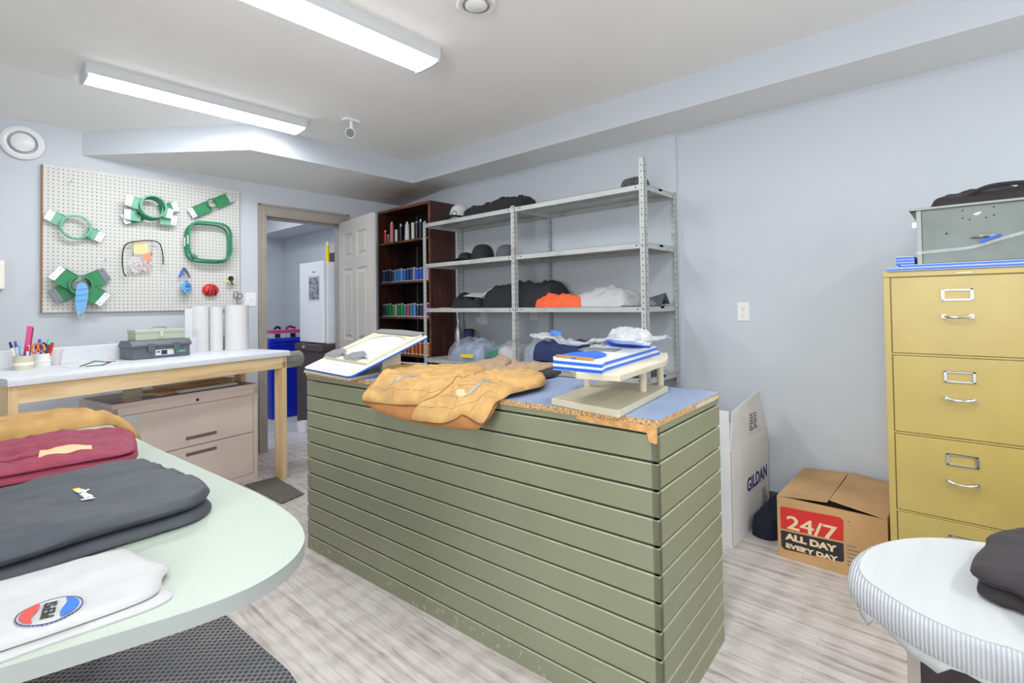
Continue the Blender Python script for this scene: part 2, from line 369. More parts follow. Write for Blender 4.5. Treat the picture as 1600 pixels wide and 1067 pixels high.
def build(name, mb, mats, parent=None, bevel=0, smooth=40, world=True, label=None, cat=None, group=None, kind=None, fixn=True):
    """links the builder's geometry as ONE mesh object; world coordinates are moved to the parent's frame"""
    me = bpy.data.meshes.new(name); V_ = np.array(mb.v, float)
    if parent is not None:
        if world:
            Mi = ROOTM[parent.name].inverted(); V_ = np.array([Mi @ Vector(p) for p in V_])
        loc = None
    else:
        lo, hi = V_.min(0), V_.max(0); loc = np.array([(lo[0] + hi[0]) / 2, (lo[1] + hi[1]) / 2, lo[2]])
        if kind == 'structure' or name in KEEPORIGIN: loc = np.zeros(3)
        V_ = V_ - loc
    me.from_pydata([tuple(p) for p in V_], [], mb.f)
    mats = mats if isinstance(mats, (list, tuple)) else [mats]
    for m in mats: me.materials.append(M[m] if isinstance(m, str) else m)
    for p, i in zip(me.polygons, mb.m): p.material_index = i
    if fixn:
        bm = bmesh.new(); bm.from_mesh(me); bmesh.ops.remove_doubles(bm, verts=bm.verts, dist=1e-6); bmesh.ops.recalc_face_normals(bm, faces=bm.faces); bm.to_mesh(me); bm.free()
    if smooth:
        for p in me.polygons: p.use_smooth = True
        me.set_sharp_from_angle(angle=math.radians(smooth))
    o = bpy.data.objects.new(name, me); C.objects.link(o)
    if parent is not None:
        o.parent = parent; ROOTM[o.name] = ROOTM[parent.name] @ Matrix.Identity(4)
    else:
        o.location = loc; ROOTM[o.name] = Matrix.Translation(loc)
    if bevel:
        b = o.modifiers.new('bevel', 'BEVEL'); b.width = bevel; b.segments = 2; b.limit_method = 'ANGLE'; b.angle_limit = math.radians(50)
    return finish(o, label, cat, group, kind)
KEEPORIGIN = set()
def thing(name, loc, label, cat, group=None, rotz=0, kind=None):
    o = bpy.data.objects.new(name, None); C.objects.link(o); o.location = loc; o.rotation_euler = (0, 0, rotz); o.empty_display_size = .1
    ROOTM[o.name] = Matrix.Translation(loc) @ Matrix.Rotation(rotz, 4, 'Z'); return finish(o, label, cat, group, kind)
def text(name, s, size, origin, X, Y, m, parent, bold=0, extrude=.0004, align='LEFT', space=1.0):
    """lettering: X = reading direction, Y = up of the letters (world vectors)"""
    cu = bpy.data.curves.new('lettering', 'FONT'); cu.body = s; cu.size = size; cu.extrude = extrude; cu.offset = bold; cu.align_x = align; cu.space_character = space
    t = bpy.data.objects.new('lettering', cu); C.objects.link(t); dg = bpy.context.evaluated_depsgraph_get(); dg.update()
    me = bpy.data.meshes.new_from_object(t.evaluated_get(dg)); bpy.data.objects.remove(t)
    X = Vector(X); Y = Vector(Y); Z = X.cross(Y).normalized()
    mm = Matrix(((X.x, Y.x, Z.x, origin[0]), (X.y, Y.y, Z.y, origin[1]), (X.z, Y.z, Z.z, origin[2]), (0, 0, 0, 1)))
    me.transform(ROOTM[parent.name].inverted() @ mm)
    me.materials.clear(); me.materials.append(M[m]); o = bpy.data.objects.new(name, me); C.objects.link(o); o.parent = parent; return o
def copy_tree(o, loc, label, rotz=None, scale=None, swap=None):
    c = o.copy(); C.objects.link(c); c.location = loc; c['label'] = label
    if rotz is not None: c.rotation_euler = (0, 0, rotz)
    if scale: c.scale = scale
    for ch in [x for x in bpy.data.objects if x.parent == o]:
        d = ch.copy(); C.objects.link(d); d.parent = c
    return c
def catmull(pts, k=6, closed=True):
    P = [np.array(p, float) for p in pts]; n = len(P); out = []
    rng = range(n) if closed else range(n - 1)
    for i in rng:
        if closed: a, b, c, d = P[i - 1], P[i], P[(i + 1) % n], P[(i + 2) % n]
        else: a, b, c, d = P[max(i - 1, 0)], P[i], P[i + 1], P[min(i + 2, n - 1)]
        for j in range(k):
            t = j / k; out.append(.5 * ((2 * b) + (-a + c) * t + (2 * a - 5 * b + 4 * c - d) * t * t + (-a + 3 * b - 3 * c + d) * t ** 3))
    if not closed: out.append(P[-1])
    return out
def nz(x, y, s, seed=0): return noise.noise(Vector((x * s + seed * 7.3, y * s - seed * 3.1, seed * 1.7)))
def ridge(x, y, s, seed=0):
    wx = nz(x, y, s * .6, seed + 5) * .6 / s; v = nz(x + wx, y - wx, s, seed); return 1 - abs(v) * 2.4
def pad(outline, T, z=None, under=0, R=.03, fold=.006, sc=9, seed=1, res=.01, edge=.35, base=None, smooth_outline=True, crumple=0, csc=14, aniso=(1, 1), extra=None, m=0, bot=None):
    """soft cloth body over an outline: rounded rim, folds, flat underside. outline = xy points (closed)."""
    O = np.array([p[:2] for p in (catmull(outline, 5) if smooth_outline else outline)], float)
    A = O; B = np.roll(O, -1, 0); D = B - A; LL = (D ** 2).sum(1) + 1e-12
    lo, hi = O.min(0) - res, O.max(0) + res; nx, ny = (np.ceil((hi - lo) / res)).astype(int) + 1
    def inside(p):
        x, y = p; c = ((A[:, 1] > y) != (B[:, 1] > y)); xi = A[:, 0] + (y - A[:, 1]) / (D[:, 1] + 1e-15) * D[:, 0]; return (c & (x < xi)).sum() % 2 == 1
    def near(p):
        t = np.clip(((p - A) * D).sum(1) / LL, 0, 1); Q = A + D * t[:, None]; d = np.linalg.norm(Q - p, axis=1); i = d.argmin(); return d[i], Q[i]
    cell = np.zeros((nx, ny), bool)
    for i in range(nx):
        for j in range(ny): cell[i, j] = inside(lo + (np.array([i, j]) + .5) * res)
    used = {}; mb = MB(); vt = []; vb = []
    def vid(i, j):
        if (i, j) in used: return used[(i, j)]
        p = lo + np.array([i, j]) * res
        nb = [cell[a, b] for a in (i - 1, i) for b in (j - 1, j) if 0 <= a < nx and 0 <= b < ny]
        d, q = near(p)
        if not all(nb) or len(nb) < 4: p = q; d = 0
        zb = base(*p) if base else z
        pr = math.sqrt(max(0, 1 - (1 - min(d / R, 1)) ** 2)); x, y = p[0] * aniso[0], p[1] * aniso[1]
        fz = fold * nz(x, y, sc, seed) + fold * .5 * nz(x, y, sc * 2.3, seed + 3)
        cz = crumple * (ridge(x, y, csc, seed) - .4) + crumple * .4 * ridge(x, y, csc * 2.2, seed + 9) if crumple else 0
        ez = extra(p[0], p[1], d) if extra else 0
        h = T * (edge + (1 - edge) * pr) + (fz + cz) * (.25 + .75 * min(d / R, 1)) + ez
        h = max(h, T * edge * .5, .0012)
        zb2 = zb + (bot(p[0], p[1]) if bot else 0) + under * T * (1 - pr) ** 1.5; h = max(h, zb2 - zb + .0012)
        used[(i, j)] = len(vt); vt.append((p[0], p[1], zb + h)); vb.append((p[0], p[1], zb2)); return used[(i, j)]
    ft = []; edges = {}
    for i in range(nx):
        for j in range(ny):
            if cell[i, j]:
                q = (vid(i, j), vid(i + 1, j), vid(i + 1, j + 1), vid(i, j + 1)); ft.append(q)
                for a, b in zip(q, q[1:] + q[:1]): edges[(a, b)] = 1
    n = len(vt); fs = list(ft) + [tuple(n + k for k in q[::-1]) for q in ft]
    for (a, b) in edges:
        if (b, a) not in edges: fs.append((b, a, n + a, n + b))
    mb.add(vt + vb, fs, m); return mb
def pz(px, z): return [onz(a, b, z)[:2] for a, b in px]
def bounds(mb): V_ = np.array(mb.v); return V_.min(0), V_.max(0)

from mathutils.bvhtree import BVHTree
def bvh_of(*objs):
    vs, fs = [], []
    for o in objs:
        Mw = ROOTM[o.parent.name] if o.parent else ROOTM[o.name]; k = len(vs)
        vs += [Mw @ v.co for v in o.data.vertices]; fs += [tuple(i + k for i in p.vertices) for p in o.data.polygons]
    return BVHTree.FromPolygons(vs, fs)
def dropz(bv, x, y, dflt=0):
    h = bv.ray_cast(Vector((x, y, 3)), Vector((0, 0, -1))); return h[0].z if h[0] is not None else dflt
def drop_mb(mb, bv, zref, off=.0008):
    """lets a flat piece built at height zref settle on the cloth below it"""
    zs = [dropz(bv, v[0], v[1], None) for v in mb.v]; ok = [z for z in zs if z is not None]; d = sum(ok) / max(1, len(ok))
    mb.v = [(v[0], v[1], (d if z is None else z) + v[2] - zref + off) for v, z in zip(mb.v, zs)]; return mb
def drop_obj(o, bv, zref, off=.0008):
    Mw = ROOTM[o.parent.name]; Mi = Mw.inverted()
    bm = bmesh.new(); bm.from_mesh(o.data); bmesh.ops.triangulate(bm, faces=bm.faces)
    for v in bm.verts:
        p = Mw @ v.co; z = dropz(bv, p.x, p.y, None)
        if z is not None: p.z = z + p.z - zref + off
        v.co = Mi @ p
    bm.to_mesh(o.data); bm.free(); return o
def gridpatch(O, step=.006):
    """flat polygon cut into small cells so that it can follow cloth; O in xy"""
    O = np.array([p[:2] for p in O], float); return pad(O, .0012, z=0, R=.0001, fold=0, res=step, edge=1, smooth_outline=False)
# ============================================================ THE ROOM
XW, YW, ZC, ZS, ZSB = 3.34, 4.58, 2.59, 2.40, 2.325
XL, YF = -1.9, -2.4
S = dict(kind='structure', smooth=0)
build('floor', MB().box(XL, XW, YF, YW + .06, -.05, 0), 'floor', **S)
build('floor_hall', MB().box(.6, 3.1, YW + .06, 6.7, -.05, -.002), 'hallfloor', **S)
# ceiling: dips slightly towards the pegboard wall
mb = MB(); mb.add([(XL, YF, ZC), (XW, YF, ZC), (XW, 3.885, ZC), (XL, 3.885, ZC), (XW, YW + .1, 2.48), (XL, YW + .1, 2.48)], [(0, 1, 2, 3), (3, 2, 4, 5)])
mb.add([(XL, YF, 2.7), (XW, YF, 2.7), (XW, YW + .1, 2.7), (XL, YW + .1, 2.7)], [(0, 1, 2, 3)])
build('ceiling', mb, 'ceil', fixn=False, **S)
# walls (door opening x 1.86..2.58, z < 2.057)
DX0, DX1, DZ = 1.862, 2.60, 2.062
mb = MB().box(XL, DX0, YW, YW + .12, 0, 2.6).box(DX1, XW, YW, YW + .12, 0, 2.6).box(DX0, DX1, YW, YW + .12, DZ, 2.6)
build('wall_back', mb, 'wall', **S)
mb = MB().box(XW, XW + .1, YF, 1.475, 0, 2.6).box(XW - .03, XW + .1, 1.475, YW + .12, 0, 2.6)
build('wall_right', mb, 'wall', **S)
ADDED_WINS = [('front', -1.5, .5), ('front', .9, 2.9), ('left', -.7, .9)]
mb = MB().box(XL - .1, XL, YF, -.7, 0, 2.6).box(XL - .1, XL, .9, YW + .1, 0, 2.6).box(XL - .1, XL, -.7, .9, 0, .95).box(XL - .1, XL, -.7, .9, 2.15, 2.6)
build('wall_left', mb, 'wall', **S)
mb = MB().box(XL, -1.5, YF - .1, YF, 0, 2.6).box(.5, .9, YF - .1, YF, 0, 2.6).box(2.9, XW, YF - .1, YF, 0, 2.6)
for x0, x1 in ((-1.5, .5), (.9, 2.9)): mb.box(x0, x1, YF - .1, YF, 0, .95).box(x0, x1, YF - .1, YF, 2.15, 2.6)
build('wall_front', mb, 'wall', **S)
# unseen windows added behind and left of the camera to flatten the light
for k, (sd, a0, a1) in enumerate(ADDED_WINS):
    t = thing('added_window_%d' % (k + 1), ((a0 + a1) / 2, YF - .05, .95) if sd == 'front' else (XL - .05, (a0 + a1) / 2, .95), None, None, kind='structure')
    def wbx(mb, u0, u1, z0, z1, d0, d1):
        return mb.box(u0, u1, YF + d0, YF + d1, z0, z1) if sd == 'front' else mb.box(XL + d0, XL + d1, u0, u1, z0, z1)
    mb = MB(); um = (a0 + a1) / 2
    for u0, u1, z0, z1 in ((a0, a0 + .05, .95, 2.15), (a1 - .05, a1, .95, 2.15), (a0 + .05, a1 - .05, .95, 1.0), (a0 + .05, a1 - .05, 2.10, 2.15), (um - .025, um + .025, 1.0, 2.10)): wbx(mb, u0, u1, z0, z1, -.08, -.03)
    build('added_window_frame', mb, 'white', t, smooth=0); build('added_window_sill', wbx(MB(), a0 - .03, a1 + .03, .92, .95, -.1, .06), 'white', t, smooth=0)
    ld = bpy.data.lights.new('added_daylight', 'AREA'); ld.shape = 'RECTANGLE'; ld.size = a1 - a0; ld.size_y = 1.2; ld.energy = DAY * (a1 - a0) * (1 if sd == 'front' else 4); ld.color = (.93, .97, 1.0)
    lo = bpy.data.objects.new('added_daylight', ld); C.objects.link(lo)
    lo.location = ((a0 + a1) / 2, YF - .12, 1.55) if sd == 'front' else (XL - .12, (a0 + a1) / 2, 1.55)
    lo.rotation_euler = (math.radians(90), 0, 0) if sd == 'front' else (math.radians(90), 0, math.radians(-90))
# bulkheads: the one over the shelves, and the angled one over the door
xs = 2.94; ang = [(1.477, 3.885), (.625, YW)]
mb = MB()
mb.add([(xs, YF, ZS), (xs, 3.885, ZS), (xs, 3.885, ZC + .02), (xs, YF, ZC + .02)], [(0, 1, 2, 3)])
mb.add([(xs, 3.885, ZS), (1.477, 3.885, ZS), (1.477, 3.885, ZC + .02), (xs, 3.885, ZC + .02)], [(0, 1, 2, 3)])
mb.add([(1.477, 3.885, ZS), (.625, YW, ZSB), (.625, YW, 2.5), (1.477, 3.885, ZC + .02)], [(0, 1, 2, 3)])
mb.add([(xs, YF, ZS), (XW, YF, ZS), (XW, 3.885, ZS), (xs, 3.885, ZS)], [(0, 1, 2, 3)], 1)
mb.add([(xs, 3.885, ZS), (XW, 3.885, ZS), (XW, YW, ZSB), (.625, YW, ZSB), (1.477, 3.885, ZS)], [(0, 1, 2), (0, 2, 3), (0, 3, 4)], 1)
build('trim_1', mb, ['wall', 'soffit'], fixn=False, label='boxed bulkhead running over the shelves and the door', **S)
build('baseboard_right', MB().box(XW - .008, XW, YF, 1.475, 0, .10).box(XW - .038, XW - .03, 1.475, YW, 0, .10), 'base', **S)
build('baseboard_back', MB().box(XL, 1.79, YW - .008, YW, 0, .10).box(2.67, XW - .04, YW - .008, YW, 0, .10), 'base', **S)
# hall beyond the door
mb = MB().box(2.93, 3.03, YW + .12, 6.6, 0, 2.5)
build('wall_hall_right', mb, 'hallwall', **S)
build('wall_hall_back', MB().box(.6, 3.03, 6.6, 6.7, 0, 2.5), 'hallwall', **S)
build('wall_hall_left', MB().box(.6, .7, YW + .12, 6.6, 0, 2.5), 'hallwall', **S)
build('ceiling_hall', MB().box(.6, 3.03, YW + .12, 6.7, 2.42, 2.5), 'ceil', **S)
build('trim_2', MB().box(2.55, 2.93, YW + .12, 6.6, 2.13, 2.42).box(.7, 2.55, 6.45, 6.6, 2.13, 2.42), ['hallwall'], **S)
build('baseboard_hall', MB().box(2.92, 2.93, YW + .12, 6.6, 0, .1), 'base', **S)
# door: casing, jamb, six-panel leaf
d1 = thing('door_1', (DX0, YW, 0), 'taupe door frame with a warm grey six panel door standing open into the room', None, kind='structure')
mb = MB().box(DX0 - .062, DX0, YW - .018, YW, 0, DZ + .09).box(DX1, DX1 + .062, YW - .018, YW, 0, DZ + .09).box(DX0, DX1, YW - .018, YW, DZ, DZ + .09)
mb.box(DX0 - .062, DX0 - .045, YW - .026, YW - .018, 0, DZ + .09).box(DX1 + .045, DX1 + .062, YW - .026, YW - .018, 0, DZ + .09).box(DX0 - .062, DX1 + .062, YW - .026, YW - .018, DZ + .073, DZ + .09)
mb.box(DX0 - .002, DX0 + .012, YW - .014, YW + .13, 0, DZ).box(DX1 - .012, DX1 + .002, YW - .014, YW + .13, 0, DZ).box(DX0, DX1, YW - .014, YW + .13, DZ - .012, DZ + .002)
mb.box(DX0 + .012, DX0 + .024, YW + .05, YW + .13, 0, DZ).box(DX0, DX1, YW + .05, YW + .13, DZ - .024, DZ - .012)
build('door_frame', mb, 'trim', d1, bevel=.002, smooth=0)
hx, hy = 2.568, 4.55; ex, ey = 2.450, 3.80
D = np.array([ex - hx, ey - hy]); L = np.linalg.norm(D); D /= L; Nn = np.array([D[1], -D[0]])   # Nn points to -x side
if Nn[0] > 0: Nn = -Nn
th = .036
def dl(u, z, n): return (hx + D[0] * u + Nn[0] * n, hy + D[1] * u + Nn[1] * n, z)
mb = MB(); zb, zt = .012, 2.05
cols = [(.11, .335), (.43, .655)]; rows = [(.20, .80), (.94, 1.60), (1.70, 1.93)]
sx = L / .762
def face(n, sgn):
    us = [0, .11 * sx, .335 * sx, .43 * sx, .655 * sx, L]; zs = [zb, .2, .80, .94, 1.60, 1.70, 1.93, zt]
    for i in range(5):
        for j in range(7):
            if i in (1, 3) and j in (1, 3, 5):
                a = [(us[i], zs[j]), (us[i + 1], zs[j]), (us[i + 1], zs[j + 1]), (us[i], zs[j + 1])]
                def ins(k): return [(us[i] + k, zs[j] + k), (us[i + 1] - k, zs[j] + k), (us[i + 1] - k, zs[j + 1] - k), (us[i] + k, zs[j + 1] - k)]
                r = [(a, n), (ins(.012), n - sgn * .009), (ins(.028), n - sgn * .009), (ins(.045), n - sgn * .002)]
                vs = [dl(u, z, q) for P, q in r for u, z in P]
                fs = [(4 * k + e, 4 * k + (e + 1) % 4, 4 * k + 4 + (e + 1) % 4, 4 * k + 4 + e) for k in range(3) for e in range(4)] + [(12, 13, 14, 15)]
                mb.add(vs, fs)
            else: mb.add([dl(us[i], zs[j], n), dl(us[i + 1], zs[j], n), dl(us[i + 1], zs[j + 1], n), dl(us[i], zs[j + 1], n)], [(0, 1, 2, 3)])
face(th / 2, 1); face(-th / 2, -1)
for (u0, z0), (u1, z1) in (((0, zb), (0, zt)), ((L, zb), (L, zt)), ((0, zb), (L, zb)), ((0, zt), (L, zt))):
    mb.add([dl(u0, z0, -th / 2), dl(u0, z0, th / 2), dl(u1, z1, th / 2), dl(u1, z1, -th / 2)], [(0, 1, 2, 3)])
build('door_leaf', mb, 'doorp', d1, smooth=0)
for z in (.25, 1.05, 1.85):
    build('hinge', MB().cyl((2.576, 4.558, z - .045), (2.576, 4.558, z + .045), .007, n=10), 'steel', d1)
for s_ in (-1, 1):
    a = dl(L - .07, .98, s_ * th / 2); b_ = dl(L - .07, .98, s_ * (th / 2 + .035)); c_ = dl(L - .07, .98, s_ * (th / 2 + .06))
    build('door_knob', MB().cyl(a, b_, .012).cyl(b_, c_, .026, .022), 'steel', d1)

# ============================================================ CEILING FITTINGS
def ceiling_light(cx, cy, label):
    t = thing('ceiling_light', (cx, cy, ZC), label, 'ceiling light', 'linear ceiling lights')
    Lh = .615
    mb = MB(); pr = [(-.100, 0), (-.100, -.046), (-.092, -.058), (.092, -.058), (.100, -.046), (.100, 0)]
    mb.add([(cx + e, cy + y, ZC + z) for e in (-Lh, Lh) for y, z in pr], [(i, (i + 1) % 6, 6 + (i + 1) % 6, 6 + i) for i in range(6)])
    build('housing', mb, 'fixture', t, smooth=0)
    prof = [(-.090, -.0585), (-.088, -.064), (-.07, -.070), (-.03, -.073), (.03, -.073), (.07, -.070), (.088, -.064), (.090, -.0585)]
    mb = MB(); k = len(prof)
    mb.add([(cx + e, cy + y, ZC + z) for e in (-Lh + .012, Lh - .012) for y, z in prof], [(i, i + 1, k + i + 1, k + i) for i in range(k - 1)])
    build('diffuser', mb, 'emit', t, smooth=60)
    for e in (-1, 1):
        mb = MB(); pts = [(cx + e * Lh, cy + y * 1.03, ZC + z) for y, z in [(-.1, 0), (-.1, -.046), (-.09, -.070), (-.04, -.076), (.04, -.076), (.09, -.070), (.1, -.046), (.1, 0)]]; mb.slab(pts, (-e, 0, 0), .014)
        build('end_cap', mb, 'fixture', t, smooth=0)
    return t
ceiling_light(1.11, 3.61, 'lit white linear ceiling light above the pegboard end of the room')
ceiling_light(1.11, 2.14, 'lit white linear ceiling light nearer the camera, cut by the top edge of the photo')
ceiling_light(1.11, .50, 'added white linear ceiling light, unseen above the camera')  # unseen fixture, added for more light at the near end
ceiling_light(1.11, -1.2, 'added white linear ceiling light, unseen behind the camera')  # another unseen fixture added for its light
h2 = thing('added_hall_light', (1.3, 5.0, 2.42), 'added small round ceiling light, unseen in the far room, left of the door opening', 'ceiling light')  # unseen lamp added to brighten the hall
build('rim', MB().cyl((1.3, 5.1, 2.40), (1.3, 5.1, 2.42), .16, n=32), 'white', h2)
build('diffuser', MB().lathe([(.001, -.05), (.08, -.045), (.13, -.03), (.15, -.018)], (1.3, 5.1, 2.42), 28), 'emit', h2)
hl = thing('added_hall_light', (1.9, 5.6, 2.42), 'added small round ceiling light, unseen in the room beyond the door', 'ceiling light')  # second unseen lamp, added to light the hall
build('rim', MB().cyl((1.9, 5.6, 2.40), (1.9, 5.6, 2.42), .16, n=32), 'white', hl)
build('diffuser', MB().lathe([(.001, -.05), (.08, -.045), (.13, -.03), (.15, -.018)], (1.9, 5.6, 2.42), 28), 'emit', hl)
# round ceiling diffuser (top of the photo) and round wall vent (left)
p = onz(744, 9, 2.57)
t = thing('ceiling_vent', (p[0], p[1], ZC), 'round white air vent in the ceiling, at the top middle of the photo', 'vent')
build('rim', MB().lathe([(.062, 0), (.085, -.006), (.088, -.016), (.08, -.022), (.062, -.020)], (p[0], p[1], ZC), 36), 'white', t)
build('dial', MB().lathe([(.001, -.034), (.035, -.032), (.048, -.024), (.05, -.012), (.052, 0)], (p[0], p[1], ZC), 32), 'white', t)
p = ony(35, 224, YW)
t = thing('wall_vent', (p[0], YW, p[2]), 'round white air valve high on the wall left of the pegboard', 'vent')
def ylathe(prof, c, n=32):
    mb = MB().lathe(prof, (0, 0, 0), n); mb.v = [(c[0] + x, c[1] + z, c[2] + y) for x, y, z in mb.v]; return mb
build('rim', ylathe([(.075, 0), (.105, -.008), (.108, -.018), (.09, -.028), (.075, -.022)], (p[0], YW, p[2])), 'white', t)
build('dial', ylathe([(.001, -.045), (.04, -.042), (.058, -.03), (.06, -.012), (.062, 0)], (p[0], YW, p[2])), 'white', t)
# little spotlight
a = onz(549, 187, ZC); q = ony(549, 212, a[1])
t = thing('spotlight', (a[0], a[1], ZC), 'small white swivel spotlight hanging from the ceiling', 'spotlight')
build('mount', MB().box(a[0] - .06, a[0] + .06, a[1] - .03, a[1] + .03, ZC - .016, ZC), 'white', t, bevel=.004, smooth=0)
build('stem', MB().cyl((a[0], a[1], ZC - .016), (a[0], a[1], ZC - .075), .012), 'white', t)
f_ = np.array([-.62, -.55, -.3]); f_ /= np.linalg.norm(f_); c0 = np.array([a[0], a[1], ZC - .095])
build('head', MB().cyl(c0 - f_ * .035, c0 + f_ * .03, .026, .036, 24), 'white', t)
build('lens', MB().cyl(c0 + f_ * .028, c0 + f_ * .034, .030, n=24).cyl(c0 + f_ * .034, c0 + f_ * .037, .014, n=16), 'aludk', t, label='grey ringed lens')
# switch, outlet, thermostat
def plate(name, c, ax, label, cat, w=.072, h=.116, kind='outlet'):
    t = thing(name, tuple(c), label, cat); U = np.array([0, 0, 1.]); n = np.array(ax, float); X = np.cross(n, U)
    build('cover_plate', MB().obox(c + n * .003, X * w / 2, n * .003, U * h / 2), 'white', t, bevel=.0015, smooth=0)
    if kind == 'outlet':
        for s_ in (-1, 1):
            cc = c + U * s_ * .02 + n * .0065; build('socket', MB().cyl(cc - n * .001, cc + n * .001, .0165, n=20), 'offw', t)
            mb = MB(); 
            for q_ in (-1, 1): mb.obox(cc + X * .006 * q_ + U * .003 + n * .0012, X * .001, n * .0004, U * .0045)
            mb.obox(cc - U * .008 + n * .0012, X * .002, n * .0004, U * .002); build('slot', mb, 'hole', t, smooth=0)
    elif kind == 'switch':
        build('toggle', MB().obox(c + n * .011 + U * .004, X * .005, n * .007, U * .006), 'white', t, bevel=.001, smooth=0)
    return t
plate('wall_outlet', onx(1162, 487, XW), (-1, 0, 0), 'white double power outlet on the wall right of the shelves', 'outlet')
plate('light_switch', ony(391, 468, YW), (0, -1, 0), 'white light switch plate beside the door frame', 'switch', w=.09, kind='switch')
t = plate('thermostat', onx(756, 497, XW - .03), (-1, 0, 0), 'white wall dial on a plate behind the shelves', 'wall dial', w=.09, kind='x')
c = onx(751, 500, XW - .03); build('dial', MB().cyl(c + np.array([-.006, 0, 0]), c + np.array([-.03, 0, 0]), .034, .03, 28), 'white', t)
t = plate('wall_outlet', onx(834, 489, XW - .03), (-1, 0, 0), 'white outlet half hidden under the third shelf', 'outlet')
# cream box at the left edge
p = ony(2, 433, YW)
t = thing('wall_box', (p[0] - .08, YW - .05, p[2] - .09), 'cream box on the wall, cut by the left edge of the photo', 'wall box')
build('body', MB().box(p[0] - .17, p[0] + .01, YW - .10, YW, p[2] - .08, p[2] + .10), 'offw', t, bevel=.006, smooth=0)
# ============================================================ PEGBOARD
pb0 = (.425, YW - .026, 1.235); PX1, PZ1 = 1.645, 2.222
KEEPORIGIN.add('pegboard')
t = thing('pegboard', (.425, YW - .026, 1.235), 'large white perforated pegboard on the wall above the bench', 'pegboard')
o = build('board', MB().box(.425, PX1, YW - .026, YW - .020, 1.235, PZ1), 'peg', t, smooth=0)
build('edge_strip', MB().box(.418, .425, YW - .027, YW - .002, 1.235, PZ1), 'pegedge', t, smooth=0, label='brown raw left edge')
build('batten', MB().box(.43, PX1, YW - .02, YW - .001, 1.235, 1.255).box(.43, PX1, YW - .02, YW - .001, PZ1 - .02, PZ1).box(PX1 - .02, PX1, YW - .02, YW - .001, 1.235, PZ1), 'pine', t, smooth=0)
YP = YW - .026
def pg(px, py, d=.02): return ony(px, py, YP - d)
def hook(px, py, label):
    a = pg(px, py, 0); mb = MB().tube([a, a + [0, -.03, 0], a + [0, -.045, -.003], a + [0, -.05, .012]], .002, 6)
    build('peg_hook', mb, 'steel', None, label=label, cat='hook', group='bare pegboard hooks')
hook(110, 285, 'bent wire hook near the top left corner of the pegboard')
hook(163, 407, 'small wire hook left of centre on the pegboard, above the crossed green arms')
hook(104, 470, 'wire hook low on the pegboard left of the blue mask')
def circ(c, rx, rz, n=48, sq=2, rot=0):
    out = []
    for i in range(n):
        a = 2 * math.pi * i / n; x = math.copysign(abs(math.cos(a)) ** (2 / sq), math.cos(a)) * rx; z = math.copysign(abs(math.sin(a)) ** (2 / sq), math.sin(a)) * rz
        out.append((c[0] + x * math.cos(rot) - z * math.sin(rot), c[1], c[2] + x * math.sin(rot) + z * math.cos(rot)))
    return out
def arm(parent, a, b, w, d, m, mend, ring_r=None, c=None, holes=True, name='arm'):
    """flat arm from a to b on the board plane; metal ends; hole of ring_r about c"""
    a = np.array(a); b = np.array(b); u = (b - a) / np.linalg.norm(b - a); v = np.array([-u[2], 0, u[0]]); n = np.array([0, 1, 0.]); L = np.linalg.norm(b - a)
    e = .026
    if ring_r is None: segs = [(a + u * e, b - u * e)]
    else:
        k = ((c - a) @ u); s_ = math.sqrt(max(ring_r ** 2 - (w / 2) ** 2, (ring_r * .8) ** 2)); segs = [(a + u * e, a + u * (k - s_)), (a + u * (k + s_), b - u * e)]
    for s0, s1 in segs:
        mb = MB().slab([s0 - v * w / 2, s1 - v * w / 2, s1 + v * w / 2, s0 + v * w / 2], n, .003)
        for q in (-1, 1): mb.slab([s0 + v * q * (w / 2) - v * .003, s1 + v * q * (w / 2) - v * .003, s1 + v * q * (w / 2) + v * .001, s0 + v * q * (w / 2) + v * .001], -n, .004)
        build(name, mb, m, parent, smooth=0)
    for s0, s1 in ((a, a + u * (e + .012)), (b - u * (e + .012), b)):
        mb = MB().slab([s0 - v * w * .46, s1 - v * w * .46, s1 + v * w * .46, s0 + v * w * .46], -n, .0025)
        for q in (-.3, .3):
            cc = s0 + (s1 - s0) * .5 + v * w * q - n * .0027; mb.cyl(cc, cc - n * .0006, .003, n=8, m=1)
        build('end_bracket', mb, [mend, 'hole'], parent, smooth=0)
def hoopring(parent, c, r, rz, t, w, m, sq=2, rot=0, name='hoop_ring'):
    mb = MB().band(circ(c, r, rz, 56, sq, rot), (0, -1, 0), t, w)
    mb.band(circ((c[0], c[1] - t * .35, c[2]), r + .004, rz + .004, 56, sq, rot), (0, -1, 0), t * .2, .005)
    build(name, mb, m, parent, smooth=50)
def screw(parent, p, u):
    p = np.array(p); u = np.array(u) / np.linalg.norm(u); build('tension_screw', MB().cyl(p - u * .014, p + u * .014, .004, n=10).cyl(p + u * .014, p + u * .02, .007, n=12), 'hoopdk', parent)
# 1 single tubular hoop, left
c = pg(118, 355, .03); t = thing('embroidery_hoop', (c[0], YP, c[2]), 'pale green single round hoop with two arms, upper left of the pegboard', 'embroidery hoop')
arm(t, pg(72, 334, .026), pg(161, 372, .026), .075, 0, 'hooplt', 'alu', .072, c)
hoopring(t, c, .082, .080, .022, .010, 'hooplt'); screw(t, pg(137, 371, .04), (1, 0, -.5))
